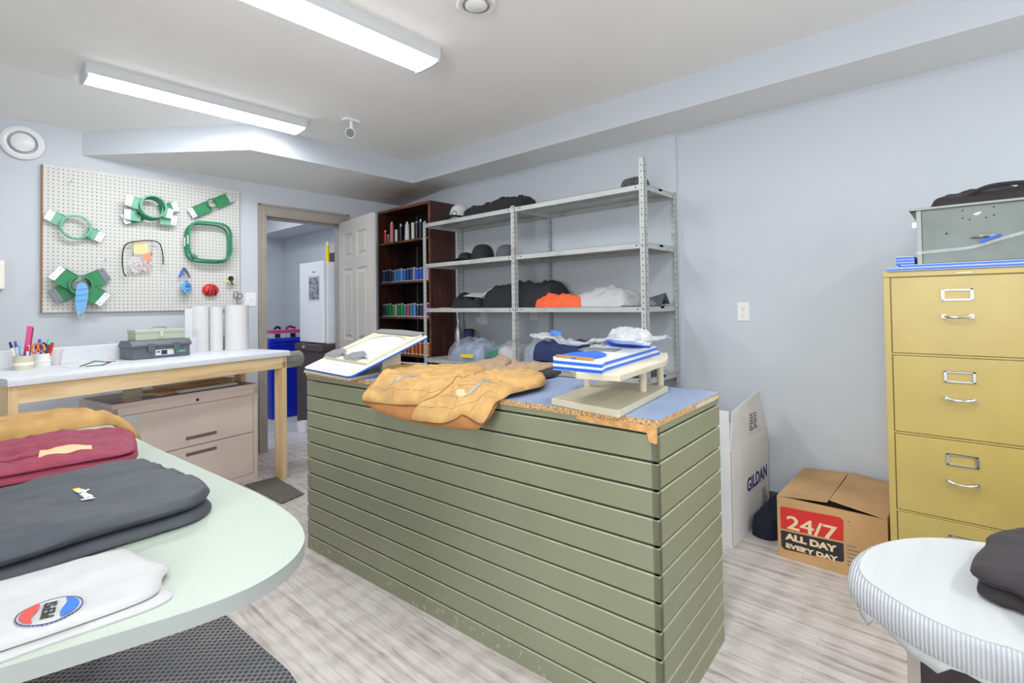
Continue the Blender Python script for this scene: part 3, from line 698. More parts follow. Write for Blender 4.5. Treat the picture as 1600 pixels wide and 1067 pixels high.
# 2 stack of three, top middle
c = pg(235, 325, .03); lab = ['innermost', 'middle', 'frontmost']
arms = [((192, 343), (278, 322)), ((194, 334), (276, 345)), ((197, 312), (270, 335))]
for k in range(3):
    cc = c + np.array([.006 * k - .006, -.024 * k, -.012 + .008 * k])
    t = thing('embroidery_hoop', (cc[0], YP - .024 * k, cc[2]), ['green round hoop with arms, rearmost of the stack at the top of the pegboard', 'green round hoop with arms, middle one of the stack at the top of the pegboard', 'pale green round hoop with arms, frontmost of the stack at the top of the pegboard'][k], 'embroidery hoop', 'stacked round hoops')
    (a0, a1), (b0, b1) = arms[k]; a = pg(a0, a1, .026 + .024 * k); b = pg(b0, b1, .026 + .024 * k)
    arm(t, a, b, .078, 0, ['hoop', 'hooplt', 'hooplt'][k], 'alu', .072, cc)
    hoopring(t, cc, .082, .082, .02, .009, ['hoopdk', 'hoop', 'hooplt'][k]); screw(t, cc + [-.085, -.01, -.05], (1, 0, -1))
# 3 narrow arm with a small ring, top right
c = pg(331, 318, .03); t = thing('embroidery_hoop', (c[0], YP, c[2]), 'dark green flat arm with a small ring, top right of the pegboard', 'embroidery hoop')
arm(t, pg(297, 334, .028), pg(363, 307, .028), .082, 0, 'hoopdk', 'alu', .03, c)
hoopring(t, c, .037, .037, .016, .006, 'hoopdk')
# 4 two big squarish hoops, right
for k in range(2):
    c = pg(326, 378, .02); cc = c + np.array([.0, -.034 * k, -.004 + .004 * k]) + np.array([-.012 * (1 - k), 0, -.012 * (1 - k)])
    t = thing('embroidery_hoop', (cc[0], YP - .03 * k, cc[2]), ['large green rounded square hoop against the board, rear one of the pair at the right', 'large green rounded square hoop, front one of the pair at the right'][k], 'embroidery hoop', 'large rounded square hoops')
    hoopring(t, cc, .158, .155, .026, .012, ['hoop', 'hoop'][k], sq=3.6)
    for s_ in (-1, 1): build('side_clip', MB().obox(cc + [s_ * .160, -.013, 0], (.004, 0, 0), (0, .012, 0), (0, 0, .035)), 'alu', t, bevel=.001, smooth=0)
    screw(t, cc + [-.11, -.012, -.115], (1, 0, -1))
# 5 crossed arms, lower left
for k, (a, b) in enumerate([((82, 464), (168, 428)), ((84, 424), (165, 470))]):
    c = pg(126, 446, .03 + .03 * k)
    t = thing('embroidery_hoop', (c[0], YP - .03 * k, c[2]), ['deep green flat arm rising to the right, behind, lower left of the pegboard', 'green flat arm falling to the right, in front, lower left of the pegboard'][k], 'embroidery hoop', 'crossed flat hoops')
    arm(t, pg(*a, .028 + .03 * k), pg(*b, .028 + .03 * k), .105, 0, ['hoopdk', 'hoopdk'][k], 'aludk' if k == 0 else 'alu', .052, c)
    hoopring(t, c, .064, .064, .02, .008, 'hoop')
# blue mask
a = pg(127, 443, .085); mb = MB(); W_ = [(120, 446), (134, 443), (138, 458), (132, 486), (119, 487)]
pts = catmull([pg(*q, .085) for q in W_], 5)
mask = thing('face_mask', (a[0], YP - .08, a[2] - .2), 'light blue disposable mask hanging from the crossed green arms', 'mask')
mb.slab([p_ for p_ in pts], (0, 1, 0), .004); build('cloth', mb, 'bluelt', mask, smooth=0)
mb = MB(); 
for k in range(3): 
    q0 = pg(119 + k * .3, 452 + k * 9, .088); q1 = pg(137 - k * 1.2, 450 + k * 9, .088); mb.tube([q0, (q0 + q1) / 2 + [0, -.002, 0], q1], .0015, 6)
build('pleat', mb, 'bluelt', mask)
q = pg(126, 486, .085); build('ear_loop', MB().tube([q + [-.012, 0, 0], q + [-.012, 0, -.03], q + [.002, 0, -.05], q + [.016, 0, -.035], q + [.01, 0, 0]], .0012, 6), 'white', mask)
# bungee frame with a zip bag of parts
c = pg(223, 402, .04)
t = thing('elastic_cord', (c[0], YP - .03, c[2]), 'black elastic cord looped over two long hooks on the pegboard', 'cord')
build('cord', MB().tube(catmull([pg(197, 432, .04), pg(193, 425, .04), pg(191, 405, .04), pg(194, 386, .04), pg(203, 379, .04), pg(225, 376, .04), pg(246, 378, .04), pg(253, 390, .04), pg(255, 408, .04), pg(254, 413, .04)], 6, False), .004, 8), 'black', t)
build('end_hook', MB().tube([pg(197, 430, .04), pg(201, 433, .04), pg(200, 425, .04), pg(195, 424, .04)], .0025, 6), 'steel', t); build('end_hook', MB().tube([pg(254, 411, .04), pg(257, 418, .04), pg(262, 411, .04)], .0025, 6), 'steel', t)
for q, l in (((206, 375), 'long wire hook holding the left of the parts bag'), ((235, 375), 'long wire hook holding the right of the parts bag')):
    a = pg(*q, 0); build('peg_hook', MB().tube([a + [0, -.01, 0], a + [0, -.03, -.01], a + [0, -.035, -.12], a + [0, -.05, -.1]], .002, 6), 'steel', None, label=l, cat='hook')
t = thing('parts_bag', (c[0], YP - .03, c[2] - .1), 'clear bag of small parts with a yellow card, hanging mid pegboard', 'bag')
a, b = pg(208, 377, .02), pg(232, 398, .02); build('card', MB().box(a[0], b[0], YP - .022, YP - .020, b[2], a[2]), 'yellowp', t, smooth=0)
pts = [pg(*q, .034) for q in ((205, 377), (237, 377), (240, 410), (228, 424), (210, 428), (199, 412), (205, 405))]
build('film', MB().slab(pts, (0, 1, 0), .01), 'clearthin', t, smooth=0)
random.seed(4); mb = MB()
for k in range(70):
    q = pg(random.uniform(204, 238), random.uniform(407, 424), random.uniform(.024, .034))
    mb.box(q[0] - .005, q[0] + .005, q[1] - .002, q[1] + .002, q[2] - .004, q[2] + .004, random.choice([0, 0, 0, 0, 1, 2]))
build('parts', mb, ['paper', 'orange', 'greyc'], t, smooth=0, kind='stuff')
build('print', MB().slab([pg(*q, .026) for q in ((222, 398), (236, 393), (238, 408), (226, 412))], (0, 1, 0), .001), 'orange', t, smooth=0, label='orange printed patch')
# pliers
c = pg(288, 425, .03); t = thing('spring_clamp', (c[0], YP - .03, c[2] - .03), 'small blue handled spring clamp hanging under the big square hoops', 'clamp')
build('jaw', MB().tube([pg(280, 433, .03), pg(284, 426, .03), pg(287, 418, .03)], [.007, .009, .006], 8), 'pepblue', t); build('jaw', MB().tube([pg(297, 434, .035), pg(292, 425, .035), pg(287, 418, .035)], [.005, .010, .008], 8), 'toolgrey', t)
# blue wire coil
c = pg(290, 449, .035); random.seed(8); mb = MB()
for k in range(16):
    r1, r2, tt = random.uniform(.006, .044), random.uniform(.010, .054), random.uniform(0, 3)
    mb.tube([(c[0] + r1 * math.cos(a) * math.cos(tt * .2), c[1] - .015 + .02 * math.sin(a + tt), c[2] + r2 * math.sin(a)) for a in [2 * math.pi * i / 24 for i in range(24)]], .0035, 6, closed=True)
build('wire_coil', mb, 'bluelt', None, label='bundle of looped light blue wire hanging on the pegboard', cat='wire bundle')
# red tape roll / cushion
c = pg(329, 453, .016); t = thing('wrist_pincushion', (c[0], YP - .02, c[2] - .04), 'round red and black padded cushion hanging on the pegboard', 'pincushion')
mb = MB().lathe([(.001, .04), (.025, .036), (.042, .022), (.05, 0), (.046, -.014), (.001, -.018)], (0, 0, 0), 24); mb.v = [(c[0] + x * 1.2, c[1] - z * .8, c[2] + y * 1.0) for x, y, z in mb.v]
build('cushion', mb, 'red', t)
for dx in (-.024, 0, .024): build('band', MB().tube([(c[0] + dx * 1.5, c[1] - .004, c[2] - .044), (c[0] + dx * 1.2, c[1] - .026, c[2] - .026), (c[0] + dx * .9, c[1] - .034, c[2]), (c[0] + dx * .6, c[1] - .028, c[2] + .024), (c[0] + dx * .2, c[1] - .004, c[2] + .046)], .0036, 6), 'black', t)
# tape loop with yellow clip
c = pg(361, 436, .03); t = thing('key_ring', (c[0], YP - .03, c[2] - .02), 'round loop of tape with a yellow clip hanging at the right of the pegboard', 'key ring')
build('loop', MB().band(circ(c, .03, .036, 32), (0, -1, 0), .012, .005), 'offw', t); build('reel', MB().cyl(c + [-.008, -.013, .004], c + [-.008, -.022, .004], .02), 'black', t)
build('clip', MB().tube([c + [-.02, -.01, -.02], c + [-.045, -.012, -.03]], .008, 8), 'yellowp', t); build('tail', MB().tube([c + [-.002, -.012, -.018], c + [.006, -.014, -.05]], .006, 8), 'black', t)
# scissors
c = pg(371, 462, .03); t = thing('scissors', (c[0], YP - .03, c[2] - .08), 'grey handled scissors hanging above the paper rolls', 'scissors')
build('handle', MB().tube(circ(c + [-.012, 0, .006], .016, .030, 24, 2, -.15), .0035, 6, closed=True), 'toolgrey', t); build('handle', MB().tube(circ(c + [.018, 0, -.004], .018, .022, 24, 2, -.5), .0035, 6, closed=True), 'toolgrey', t)
build('blade', MB().slab([c + [-.006, 0, -.02], c + [.008, 0, -.022], c + [.003, 0, -.13]], (0, 1, 0), .002), 'steel', t, smooth=0)

# ============================================================ WORK BENCH (turned a little off the wall)
BZ = .93; bl = np.array([.194, 3.36]); br_ = np.array([1.700, 3.745]); ux = (br_ - bl) / np.linalg.norm(br_ - bl); uy = np.array([-ux[1], ux[0]]); BL = np.linalg.norm(br_ - bl); BD = .60
bang = math.atan2(ux[1], ux[0])
bench = thing('work_bench', (bl[0], bl[1], 0), 'long work bench with a pale grey laminate top on a pine frame under the pegboard', 'bench', rotz=bang)
def bb(mb): return mb
def BW(x, y, z): p = bl + ux * x + uy * y; return (p[0], p[1], z)
Lc = dict(world=False, smooth=0)
mb = MB(); prof = [(0, BZ - .036), (0, BZ - .012), (.003, BZ - .004), (.012, BZ), (BD, BZ), (BD, BZ - .036)]
mb.add([(x, y, z) for x in (0, BL) for y, z in prof], [(i, (i + 1) % 6, 6 + (i + 1) % 6, 6 + i) for i in range(6)] + [tuple(range(6))[::-1], tuple(range(6, 12))])
build('countertop', mb, 'greylam', bench, world=False, smooth=30)
build('backsplash', MB().box(0, BL - .02, BD - .022, BD - .001, BZ, BZ + .10), 'greylam', bench, bevel=.004, **Lc)
build('front_rail', MB().box(.045, BL - .02, .02, .058, BZ - .125, BZ - .036), 'pine', bench, bevel=.002, **Lc)
build('rear_rail', MB().box(.045, BL - .02, BD - .058, BD - .02, BZ - .125, BZ - .036), 'pine', bench, **Lc)
for x, y in ((.008, .02), (BL - .052, .02), (.008, BD - .11), (BL - .052, BD - .11)):
    zt_ = BZ - .036
    build('leg', MB().box(x, x + .038, y, y + .088, 0, zt_), 'pine_v', bench, bevel=.002, **Lc)
build('side_rail', MB().box(.008, .045, .108, BD - .11, BZ - .125, BZ - .036), 'pine', bench, **Lc)
def bt(px, py, z=BZ): p = onz(px, py, z); return p
# pen pots
def pot(px, py, rad, h, label, m):
    p = bt(px, py); t = thing('pen_pot', (p[0], p[1], BZ), label, 'pot', 'pen pots')
    build('cup', MB().lathe([(.001, 0), (rad, 0), (rad, h), (rad - .003, h), (rad - .003, .004), (.001, .004)], (p[0], p[1], BZ + .0006), 28), m, t)
    build('tape_band', MB().lathe([(rad + .0004, h * .3), (rad + .0012, h * .32), (rad + .0012, h * .5), (rad + .0004, h * .52)], (p[0], p[1], BZ), 28), 'offw', t)
    return p
p1 = pot(36, 577, .042, .075, 'left of two white pots of pens on the bench', 'ivory')
p2 = pot(64, 572, .042, .072, 'right of two white pots, holding scissors and markers', 'white')
def stick(p, dx, dy, lean, L, r, m, name, label, cat, group=None, m2=None):
    base = np.array([p[0] + dx, p[1] + dy, BZ + .006]); d = np.array([lean[0], lean[1], 1.0]); d /= np.linalg.norm(d)
    t = thing(name, tuple(base), label, cat, group)
    build('barrel', MB().cyl(base, base + d * L * .78, r, n=10), m, t); build('cap', MB().cyl(base + d * L * .78, base + d * L, r * 1.15, r * .8, n=10), m2 or m, t)
G = 'pens and markers in the pots'
stick(p1, -.02, .0, (-.22, .0), .15, .006, 'white', 'marker', 'white marker leaning far left in the left pot', 'marker', G, 'navy')
stick(p1, -.012, .015, (-.12, .1), .15, .006, 'white', 'marker', 'white marker with a blue cap behind the leaning one in the left pot', 'marker', G, 'blue')
stick(p1, -.004, -.018, (-.1, -.05), .13, .005, 'bluelt', 'marker', 'pale blue marker at the front of the left pot', 'marker', G)
stick(p1, .012, -.012, (.05, -.1), .12, .006, 'white', 'marker', 'white marker with a red cap at the front of the left pot', 'marker', G, 'red')
stick(p1, .02, .004, (.02, -.02), .125, .005, 'blue', 'marker', 'blue marker under the pink ruler in the left pot', 'marker', G, 'white')
a = np.array([p1[0] + .006, p1[1] + .012, BZ + .006])
t = thing('ruler', tuple(a), 'pink translucent folding comb-like ruler standing in the left pot', 'ruler'); d = np.array([.10, .0, 1]); d /= np.linalg.norm(d)
build('blade', MB().obox(a + d * .115, np.array([.0125, 0, -.0012]), (0, .0025, 0), d * .115), 'pink', t, bevel=.003, smooth=0); build('spine', MB().obox(a + d * .12 + [.013, 0, 0], (.003, 0, 0), (0, .004, 0), d * .10), 'maroon', t, smooth=0)
def sciss(p, dx, dy, m, label, rz):
    b_ = np.array([p[0] + dx, p[1] + dy, BZ + .006]); t = thing('scissors', tuple(b_), label, 'scissors', 'scissors in the right pot')
    c_ = b_ + [0, 0, .10]
    for s_ in (-1, 1): build('handle', MB().tube([np.array(q) for q in circ(c_ + [s_ * .013, 0, 0], .011, .026, 20, 2, s_ * .2)], .0045, 8, closed=True), m, t)
    build('blade', MB().slab([c_ + [-.01, 0, -.024], c_ + [.01, 0, -.024], c_ + [0, 0, -.094]], (0, 1, 0), .002), 'steel', t, smooth=0)
sciss(p2, -.014, -.005, 'orange', 'orange handled scissors in the right pot', 0)
sciss(p2, .002, .014, 'navy', 'navy handled scissors standing taller in the right pot', 0)
stick(p2, -.002, .0, (-.02, .1), .15, .008, 'blue', 'marker', 'blue capped marker behind the scissors in the right pot', 'marker', G)
stick(p2, .016, .006, (.14, .1), .15, .007, 'toolgrey', 'marker', 'grey green marker leaning right in the right pot', 'marker', G, 'teal')
stick(p2, .02, -.01, (.22, -.05), .13, .009, 'ink_red', 'marker', 'fat red marker leaning right over the rim of the right pot', 'marker', G)
p = bt(86, 570); build('plastic_cup', MB().lathe([(.001, 0), (.034, 0), (.042, .09), (.040, .09), (.032, .003)], (p[0], p[1] + .03, BZ), 24), 'frost', None, label='clear pinkish plastic tumbler behind the right pot', cat='cup')
# sheet and black cutouts
pts = [bt(*q) for q in ((92, 572), (112, 576), (168, 570), (194, 567), (166, 562), (120, 566))]
build('paper_sheet', MB().slab([(a[0], a[1], BZ + .0006) for a in pts], (0, 0, 1), .0008), 'paper', None, smooth=0, label='white paper sheet lying flat on the bench', cat='paper')
def strip(pts, wd, z, m, name, label, cat, group=None, th=.003):
    mb = MB(); P_ = [bt(*q) for q in pts]
    for a, b in zip(P_[:-1], P_[1:]):
        d = (b - a); L = np.linalg.norm(d); d /= L; v = np.array([-d[1], d[0], 0]) * wd / 2; c = (a + b) / 2; c[2] = z + th / 2
        mb.obox(c, d * (L / 2 + wd / 2), v, (0, 0, th / 2))
    return build(name, mb, m, None, smooth=0, label=label, cat=cat, group=group)
strip([(126, 573), (148, 565), (172, 567), (160, 571), (135, 573)], .011, BZ + .0016, 'black', 'hoop_template', 'black plastic template frame lying on the paper on the bench', 'template')
strip([(148, 565), (160, 564)], .014, BZ + .0048, 'teal', 'tape_strip', 'pale teal strip lying on the black template', 'tape')
strip([(166, 566), (180, 565)], .010, BZ + .0016, 'black', 'clip', 'small black clip beside the template on the bench', 'clip')
# toolboxes
a, b = bt(207, 563), bt(297, 555); d = (b - a); TL = np.linalg.norm(d); ang_ = math.atan2(d[1], d[0]); TD = .17
tb = thing('toolbox', (a[0], a[1], BZ), 'charcoal plastic toolbox on the bench with a printed label, under the small metal one', 'toolbox', rotz=ang_)
def prism_x(prof, x0, x1):
    mb = MB(); k = len(prof); mb.add([(x, y, z) for x in (x0, x1) for y, z in prof], [(i, (i + 1) % k, k + (i + 1) % k, k + i) for i in range(k)] + [tuple(range(k))[::-1], tuple(range(k, 2 * k))]); return mb
build('body', prism_x([(0, .001), (TD, .001), (TD, .075), (0, .075)], 0, TL), 'toolgrey', tb, bevel=.004, world=False, smooth=0)
build('lid', prism_x([(-.008, .075), (TD + .008, .075), (TD + .008, .09), (TD - .02, .118), (.02, .118), (-.008, .09)], -.008, TL + .008), 'toolgrey', tb, bevel=.004, world=False, smooth=0)
for f in (.30, .74):
    build('latch', MB().box(TL * f - .02, TL * f + .02, -.014, -.004, .045, .098), 'toolgrey', tb, bevel=.002, world=False, smooth=0)
mb = MB().box(TL * .38, TL * .70, -.0012, 0, .018, .054); mb.box(TL * .48, TL * .58, -.0018, -.0012, .022, .05, 1).box(TL * .40, TL * .46, -.0018, -.0012, .036, .044, 1).box(TL * .60, TL * .68, -.0018, -.0012, .046, .05, 2)
build('sticker', mb, ['paper', 'navy', 'yellowp'], tb, world=False, smooth=0, label='white and blue printed sticker')
wx = np.array([math.cos(ang_), math.sin(ang_), 0]); wy = np.array([-wx[1], wx[0], 0])
text('lettering', 'TX.MALA', .0165, a + wx * TL * .735 - wy * .0018 + [0, 0, .030], wx * .85, (0, 0, 1.25), 'teal', tb, bold=.0004)
a2, b2 = a + wx * .03 + wy * .03, None
sb = thing('toolbox', (a2[0], a2[1], BZ + .119), 'small sage green metal toolbox standing on the charcoal one', 'toolbox', rotz=ang_); SL = TL * .86
build('body', MB().box(0, SL, 0, .11, .0006, .048), 'sage', sb, bevel=.002, world=False, smooth=0)
build('lid', MB().box(-.003, SL + .003, -.003, .113, .046, .068), 'sage', sb, bevel=.003, world=False, smooth=0)
build('clasp', MB().box(SL * .5 - .009, SL * .5 + .009, -.009, -.002, .016, .056), 'ivory', sb, bevel=.002, world=False, smooth=0)
build('handle', MB().tube([(SL * .3, .055, .068), (SL * .33, .055, .078), (SL * .5, .055, .082), (SL * .67, .055, .078), (SL * .7, .055, .068)], .004, 8), 'steel', sb, world=False)
# white rolls
R_ = [(312, 553, .064, .335, 'leftmost white roll of backing paper standing on the bench'), (338, 552, .044, .33, 'thin white roll between two wider ones on the bench'), (370, 550, .082, .34, 'rightmost and widest white roll standing on the bench')]
for px, py, r, h, l in R_:
    p = bt(px, py - 4); t = thing('backing_roll', (p[0], p[1], BZ), l, 'paper roll', 'white rolls on the bench')
    build('sheet', MB().lathe([(r * .4, .0006), (r, .0006), (r, h), (r * .4, h)], (p[0], p[1], BZ), 36), 'paper', t)
    build('core', MB().lathe([(r * .4, 0.001), (r * .4, h - .001), (r * .34, h - .001), (r * .34, 0.001)], (p[0], p[1], BZ), 24), 'card', t)
p = bt(304, 551); a = p + np.array([uy[0], uy[1], 0]) * .06
build('white_board', MB().obox((a[0], a[1], BZ + .16), np.array([ux[0], ux[1], 0]) * .035, np.array([uy[0], uy[1], 0]) * .004, (0, 0, .159)), 'whiteboard', None, smooth=0, label='narrow white board standing behind the leftmost roll', cat='board')
# shiny roll clamped at the bench's right end
p = np.array([*(br_ + uy * .12 + ux * .005), .85]); q = p + np.array([ux[0], ux[1], 0]) * .17
t = thing('tape_roll', tuple(p), 'wide silver roll mounted on the right end of the bench, before the blue bin', 'roll'); build('roll', MB().cyl(p + np.array([ux[0], ux[1], 0]) * .012, q, .062, n=28), 'duct', t); build('bracket', MB().cyl(p, p + np.array([ux[0], ux[1], 0]) * .012, .04, n=20).box(p[0] - .004, p[0] + .012, p[1] - .02, p[1] + .02, .85, .89), 'white', t)

# ============================================================ BEIGE LATERAL FILE
fl = np.array([.655, 3.765]); fr_ = np.array([1.545, 3.945]); fx = (fr_ - fl) / np.linalg.norm(fr_ - fl); FL = np.linalg.norm(fr_ - fl); fang = math.atan2(fx[1], fx[0]); FH = .69
lf = thing('lateral_file_cabinet', (fl[0], fl[1], 0), 'low dusty beige two drawer filing cabinet under the bench', 'filing cabinet', rotz=fang)
mb = MB().box(0, FL, .018, .46, 0, FH - .03); mb.box(0, .03, 0, .018, 0, FH - .03).box(FL - .03, FL, 0, .018, 0, FH - .03).box(.03, FL - .03, 0, .018, 0, .04).box(0, FL, 0, .018, FH - .075, FH - .03)
build('body', mb, 'beige', lf, bevel=.001, **Lc); build('top', MB().box(0, FL, 0, .46, FH - .03, FH), 'beige', lf, bevel=.003, **Lc)
build('top_mat', MB().box(.01, FL - .01, .01, .45, FH, FH + .002), 'beigedk', lf, label='brown top surface', **Lc)
for z0, z1 in ((.043, .337), (.343, FH - .078)):
    zh_ = z1 - .045 if z0 < .1 else z0 + .055
    dmb = MB().box(.033, FL - .033, .001, .02, z0, z1)
    dr = build('drawer', dmb, 'beige', lf, bevel=.0015, **Lc)
    mb = MB().box(FL * .56 - .1, FL * .56 + .1, -.0015, .002, zh_ - .012, zh_ + .013, 1).box(FL * .56 - .1, FL * .56 + .1, -.004, .002, zh_ + .010, zh_ + .016, 0); ROOTM[dr.name] = ROOTM[lf.name]
    build('handle', mb, ['beige', 'beigedk'], dr, world=False, smooth=0)
build('lock', MB().cyl((FL * .53, -.006, FH - .05), (FL * .53, .002, FH - .05), .009, n=16), 'hole', lf, world=False)
build('sticker', MB().box(.05, .16, -.0004, .001, FH - .13, FH - .083), 'paper', lf, label='white paper label', **Lc)
def FW(x, y, z): p = fl + fx * x; v = np.array([-fx[1], fx[0]]); p = p + v * y; return np.array([p[0], p[1], z])
random.seed(11)
def scrap(x, y, w, d, h, rz, m, name, label, z0, tilt=0):
    c = FW(x, y, z0 + h / 2); X = np.array([math.cos(rz + fang), math.sin(rz + fang), tilt]); X /= np.linalg.norm(X); Y = np.cross((0, 0, 1), X); Y /= np.linalg.norm(Y); Z = np.cross(X, Y)
    build(name, MB().obox(c, X * w / 2, Y * d / 2, Z * h / 2), m, None, smooth=0, label=label, cat=name.replace('_', ' '))
z = FH + .0025
scrap(.56, .26, .52, .22, .012, .06, 'card', 'cardboard_sheet', 'brown cardboard sheet in the middle of the beige cabinet top', z)
scrap(.60, .28, .44, .20, .010, -.05, 'cardtop', 'cardboard_sheet', 'upper brown cardboard sheet of the pile on the beige cabinet', z + .013)
scrap(.72, .24, .26, .16, .008, .12, 'card', 'cardboard_sheet', 'topmost brown cardboard sheet at the right of the pile on the beige cabinet', z + .024)
scrap(.60, .09, .40, .05, .012, .03, 'white', 'plastic_strip', 'long white strip near the front right of the beige cabinet top', z)
scrap(.33, .10, .12, .06, .006, .35, 'label_or', 'card_piece', 'tan card piece at the front of the beige cabinet top', z)
scrap(.27, .17, .16, .07, .008, -.3, 'ivory', 'card_piece', 'cream card piece behind the tan one on the beige cabinet', z)
scrap(.12, .06, .10, .05, .004, .05, 'ink_cream', 'card_piece', 'pale brown slip at the left front corner of the beige cabinet', z)
c = FW(.17, .08, z); mb2 = MB().obox(FW(.15, .11, z + .030), np.array([*(fx * .055), 0]), (0, .004, .002), (0, -.006, .028))
build('card_holder', mb2, 'ivory', None, smooth=0, label='cream lined card standing tilted at the left of the beige cabinet top', cat='card')
# ============================================================ SLATWALL COUNTER
CP = np.array([1.365, .68]); ca = -.052; cu = np.array([math.sin(ca), math.cos(ca)]); cv = np.array([math.cos(ca), -math.sin(ca)]); CLN, CWD, ZT = 1.917, .56, .912
def CWp(x, y, z): p = CP + cv * x + cu * y; return np.array([p[0], p[1], z])
crot = math.atan2(cv[1], cv[0])
ctr = thing('slatwall_counter', (CP[0], CP[1], 0), 'sage green slatted counter with a dusty blue top in the middle of the room', 'counter', rotz=crot)
build('core', MB().box(.02, CWD - .02, .02, CLN - .02, 0, ZT - .02), 'green_dk', ctr, world=False, smooth=0)
g0, pit, gap = .872, .0797, .0085
def slats(kind):
    mb = MB(); zs = []
    z1 = ZT - .021; 
    for k in range(12):
        z0 = g0 - k * pit if k < 11 else 0
        zs.append((max(z0, 0), z1)); z1 = z0 - gap
    for z0, z1 in zs:
        if z1 - z0 < .004: continue
        # profile: chamfered lip on the upper edge
        if kind == 'front': mb.add([(x, y, z) for y in (0, CLN) for x, z in ((0, z0), (0, z1 - .003), (.004, z1), (.02, z1), (.02, z0))], [(0, 1, 6, 5), (1, 2, 7, 6), (2, 3, 8, 7), (3, 4, 9, 8), (4, 0, 5, 9), (0, 1, 2, 3, 4), (9, 8, 7, 6, 5)])
        elif kind == 'side': mb.add([(x, y, z) for x in (.0, CWD) for y, z in ((0, z0), (0, z1 - .003), (.004, z1), (.019, z1), (.019, z0))], [(0, 1, 6, 5), (1, 2, 7, 6), (2, 3, 8, 7), (3, 4, 9, 8), (4, 0, 5, 9), (0, 1, 2, 3, 4), (9, 8, 7, 6, 5)])
        elif kind == 'far': mb.box(0.02, CWD, CLN - .019, CLN, z0, z1)
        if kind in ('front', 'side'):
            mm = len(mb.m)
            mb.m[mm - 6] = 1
    return mb
build('front_slats', slats('front'), ['green', 'green_lip'], ctr, world=False, smooth=0)
build('side_slats', slats('side'), ['green', 'green_lip'], ctr, world=False, smooth=0)
build('far_slats', slats('far'), 'green', ctr, world=False, smooth=0)
build('back_panel', MB().box(CWD - .019, CWD - .0005, .02, CLN - .02, .0, ZT - .02), 'green', ctr, world=False, smooth=0)
mb = MB().box(-.004, CWD + .004, -.004, CLN + .004, ZT - .020, ZT - .0015, 0); mb.box(-.003, CWD + .003, -.003, CLN + .003, ZT - .0015, ZT, 1)
build('countertop', mb, ['particle', 'bluelam'], ctr, world=False, smooth=0)
# torn edge showing orange wood at the near corner
mb = MB().slab([(-.0055, .0, ZT - .019), (-.0055, .26, ZT - .019), (-.0055, .27, ZT - .030), (-.0055, .22, ZT - .036), (-.0055, .12, ZT - .038), (-.0055, .03, ZT - .040), (-.0055, .022, ZT - .066), (-.0055, .0, ZT - .069)], (1, 0, 0), .007)
build('torn_edge', mb, 'torn', ctr, world=False, smooth=0, label='torn orange wood patch at the corner')
mb = MB().box(CWD * .55, CWD * .95, -.0055, -.0045, ZT - .0195, ZT - .007)
build('edge_paint', mb, 'ivory', ctr, world=False, smooth=0, label='pale paint remnants on the raw edge')

# platen jig, left end
jb = [(1.232, 2.56), (1.222, 2.10), (1.80, 2.27), (1.75, 2.58)]
jig = thing('cap_board_jig', (1.24, 2.1, ZT), 'sloping white hooping board with grey pads on a cream base, left end of the counter', 'hooping station')
build('base_board', MB().slab([(*q, ZT + .0004) for q in jb], (0, 0, 1), .012), 'ivory', jig, bevel=.002, smooth=0)
A, B_, C_, D_ = [np.array(q) for q in ((1.235, 2.575, .936), (1.214, 2.085, .934), (1.665, 2.08, 1.092), (1.71, 2.60, 1.10))]
nrm = np.cross(B_ - A, D_ - A); nrm /= np.linalg.norm(nrm); nrm = nrm if nrm[2] > 0 else -nrm
def JP(u, v, h=0): return A * (1 - u) * (1 - v) + B_ * (1 - u) * v + C_ * u * v + D_ * u * (1 - v) + nrm * h   # u up the slope, v towards the camera side
def jpoly(us): return [JP(u, v) for u, v in us]
rc = [(0, .06), (0, .94), (.015, .985), (.05, 1), (.95, 1), (.985, .985), (1, .93), (1, .07), (.985, .015), (.95, 0), (.04, 0), (.01, .02)]
mb = MB().slab([p_ - nrm * .010 for p_ in jpoly(rc)], nrm, .0085, 1, 1); mb.slab([p_ - nrm * .0015 for p_ in jpoly(rc)], nrm, .0015, 0, 0)
build('sloping_board', mb, ['whiteboard', 'blue'], jig, smooth=0)
# raised cream frame around an opening
def jstrip(poly, t, m, name, **k): return build(name, MB().slab([JP(u, v, .0002) for u, v in poly], nrm, t), m, jig, bevel=.001, smooth=0, **k)
jstrip([(.30, .93), (.96, .93), (.96, .86), (.30, .86)], .012, 'ivory', 'frame_rail')
jstrip([(.30, .05), (.96, .05), (.96, .12), (.30, .12)], .012, 'ivory', 'frame_rail')
jstrip([(.235, .04), (.235, .94), (.30, .94), (.30, .04)], .012, 'ivory', 'frame_rail')
arc = [(.62, .12), (.75, .15), (.84, .24), (.89, .38), (.90, .5), (.89, .62), (.85, .75), (.80, .86), (.96, .86), (.96, .12)]
jstrip(arc, .010, 'ivory', 'curved_frame')
for v0, v1 in ((.06, .32), (.48, .74)):
    build('clip_block', MB().slab([JP(.245, v0, .0125), JP(.245, v1, .0125), JP(.32, v1 - .02, .0125), JP(.32, v0 + .02, .0125)], nrm, .008), 'ivory', jig, bevel=.001, smooth=0)
    build('grip_pad', MB().slab([JP(.24, v0, .021), JP(.24, v1, .021), JP(.36, v1 + .03, .021), JP(.42, (v0 + v1) / 2, .021), (JP(.36, v0 - .01, .021))], nrm, .003), 'pad', jig, smooth=0)
build('grip_pad', MB().slab([JP(.90, .02, .0125), JP(.90, .9, .0125), JP(1.0, .94, .0125), JP(1.02, .5, .0125), JP(1.0, .05, .0125)], nrm, .004), 'pad', jig, smooth=0)
s1, s2 = JP(.55, .30, -.0105), JP(.55, .80, -.0105)
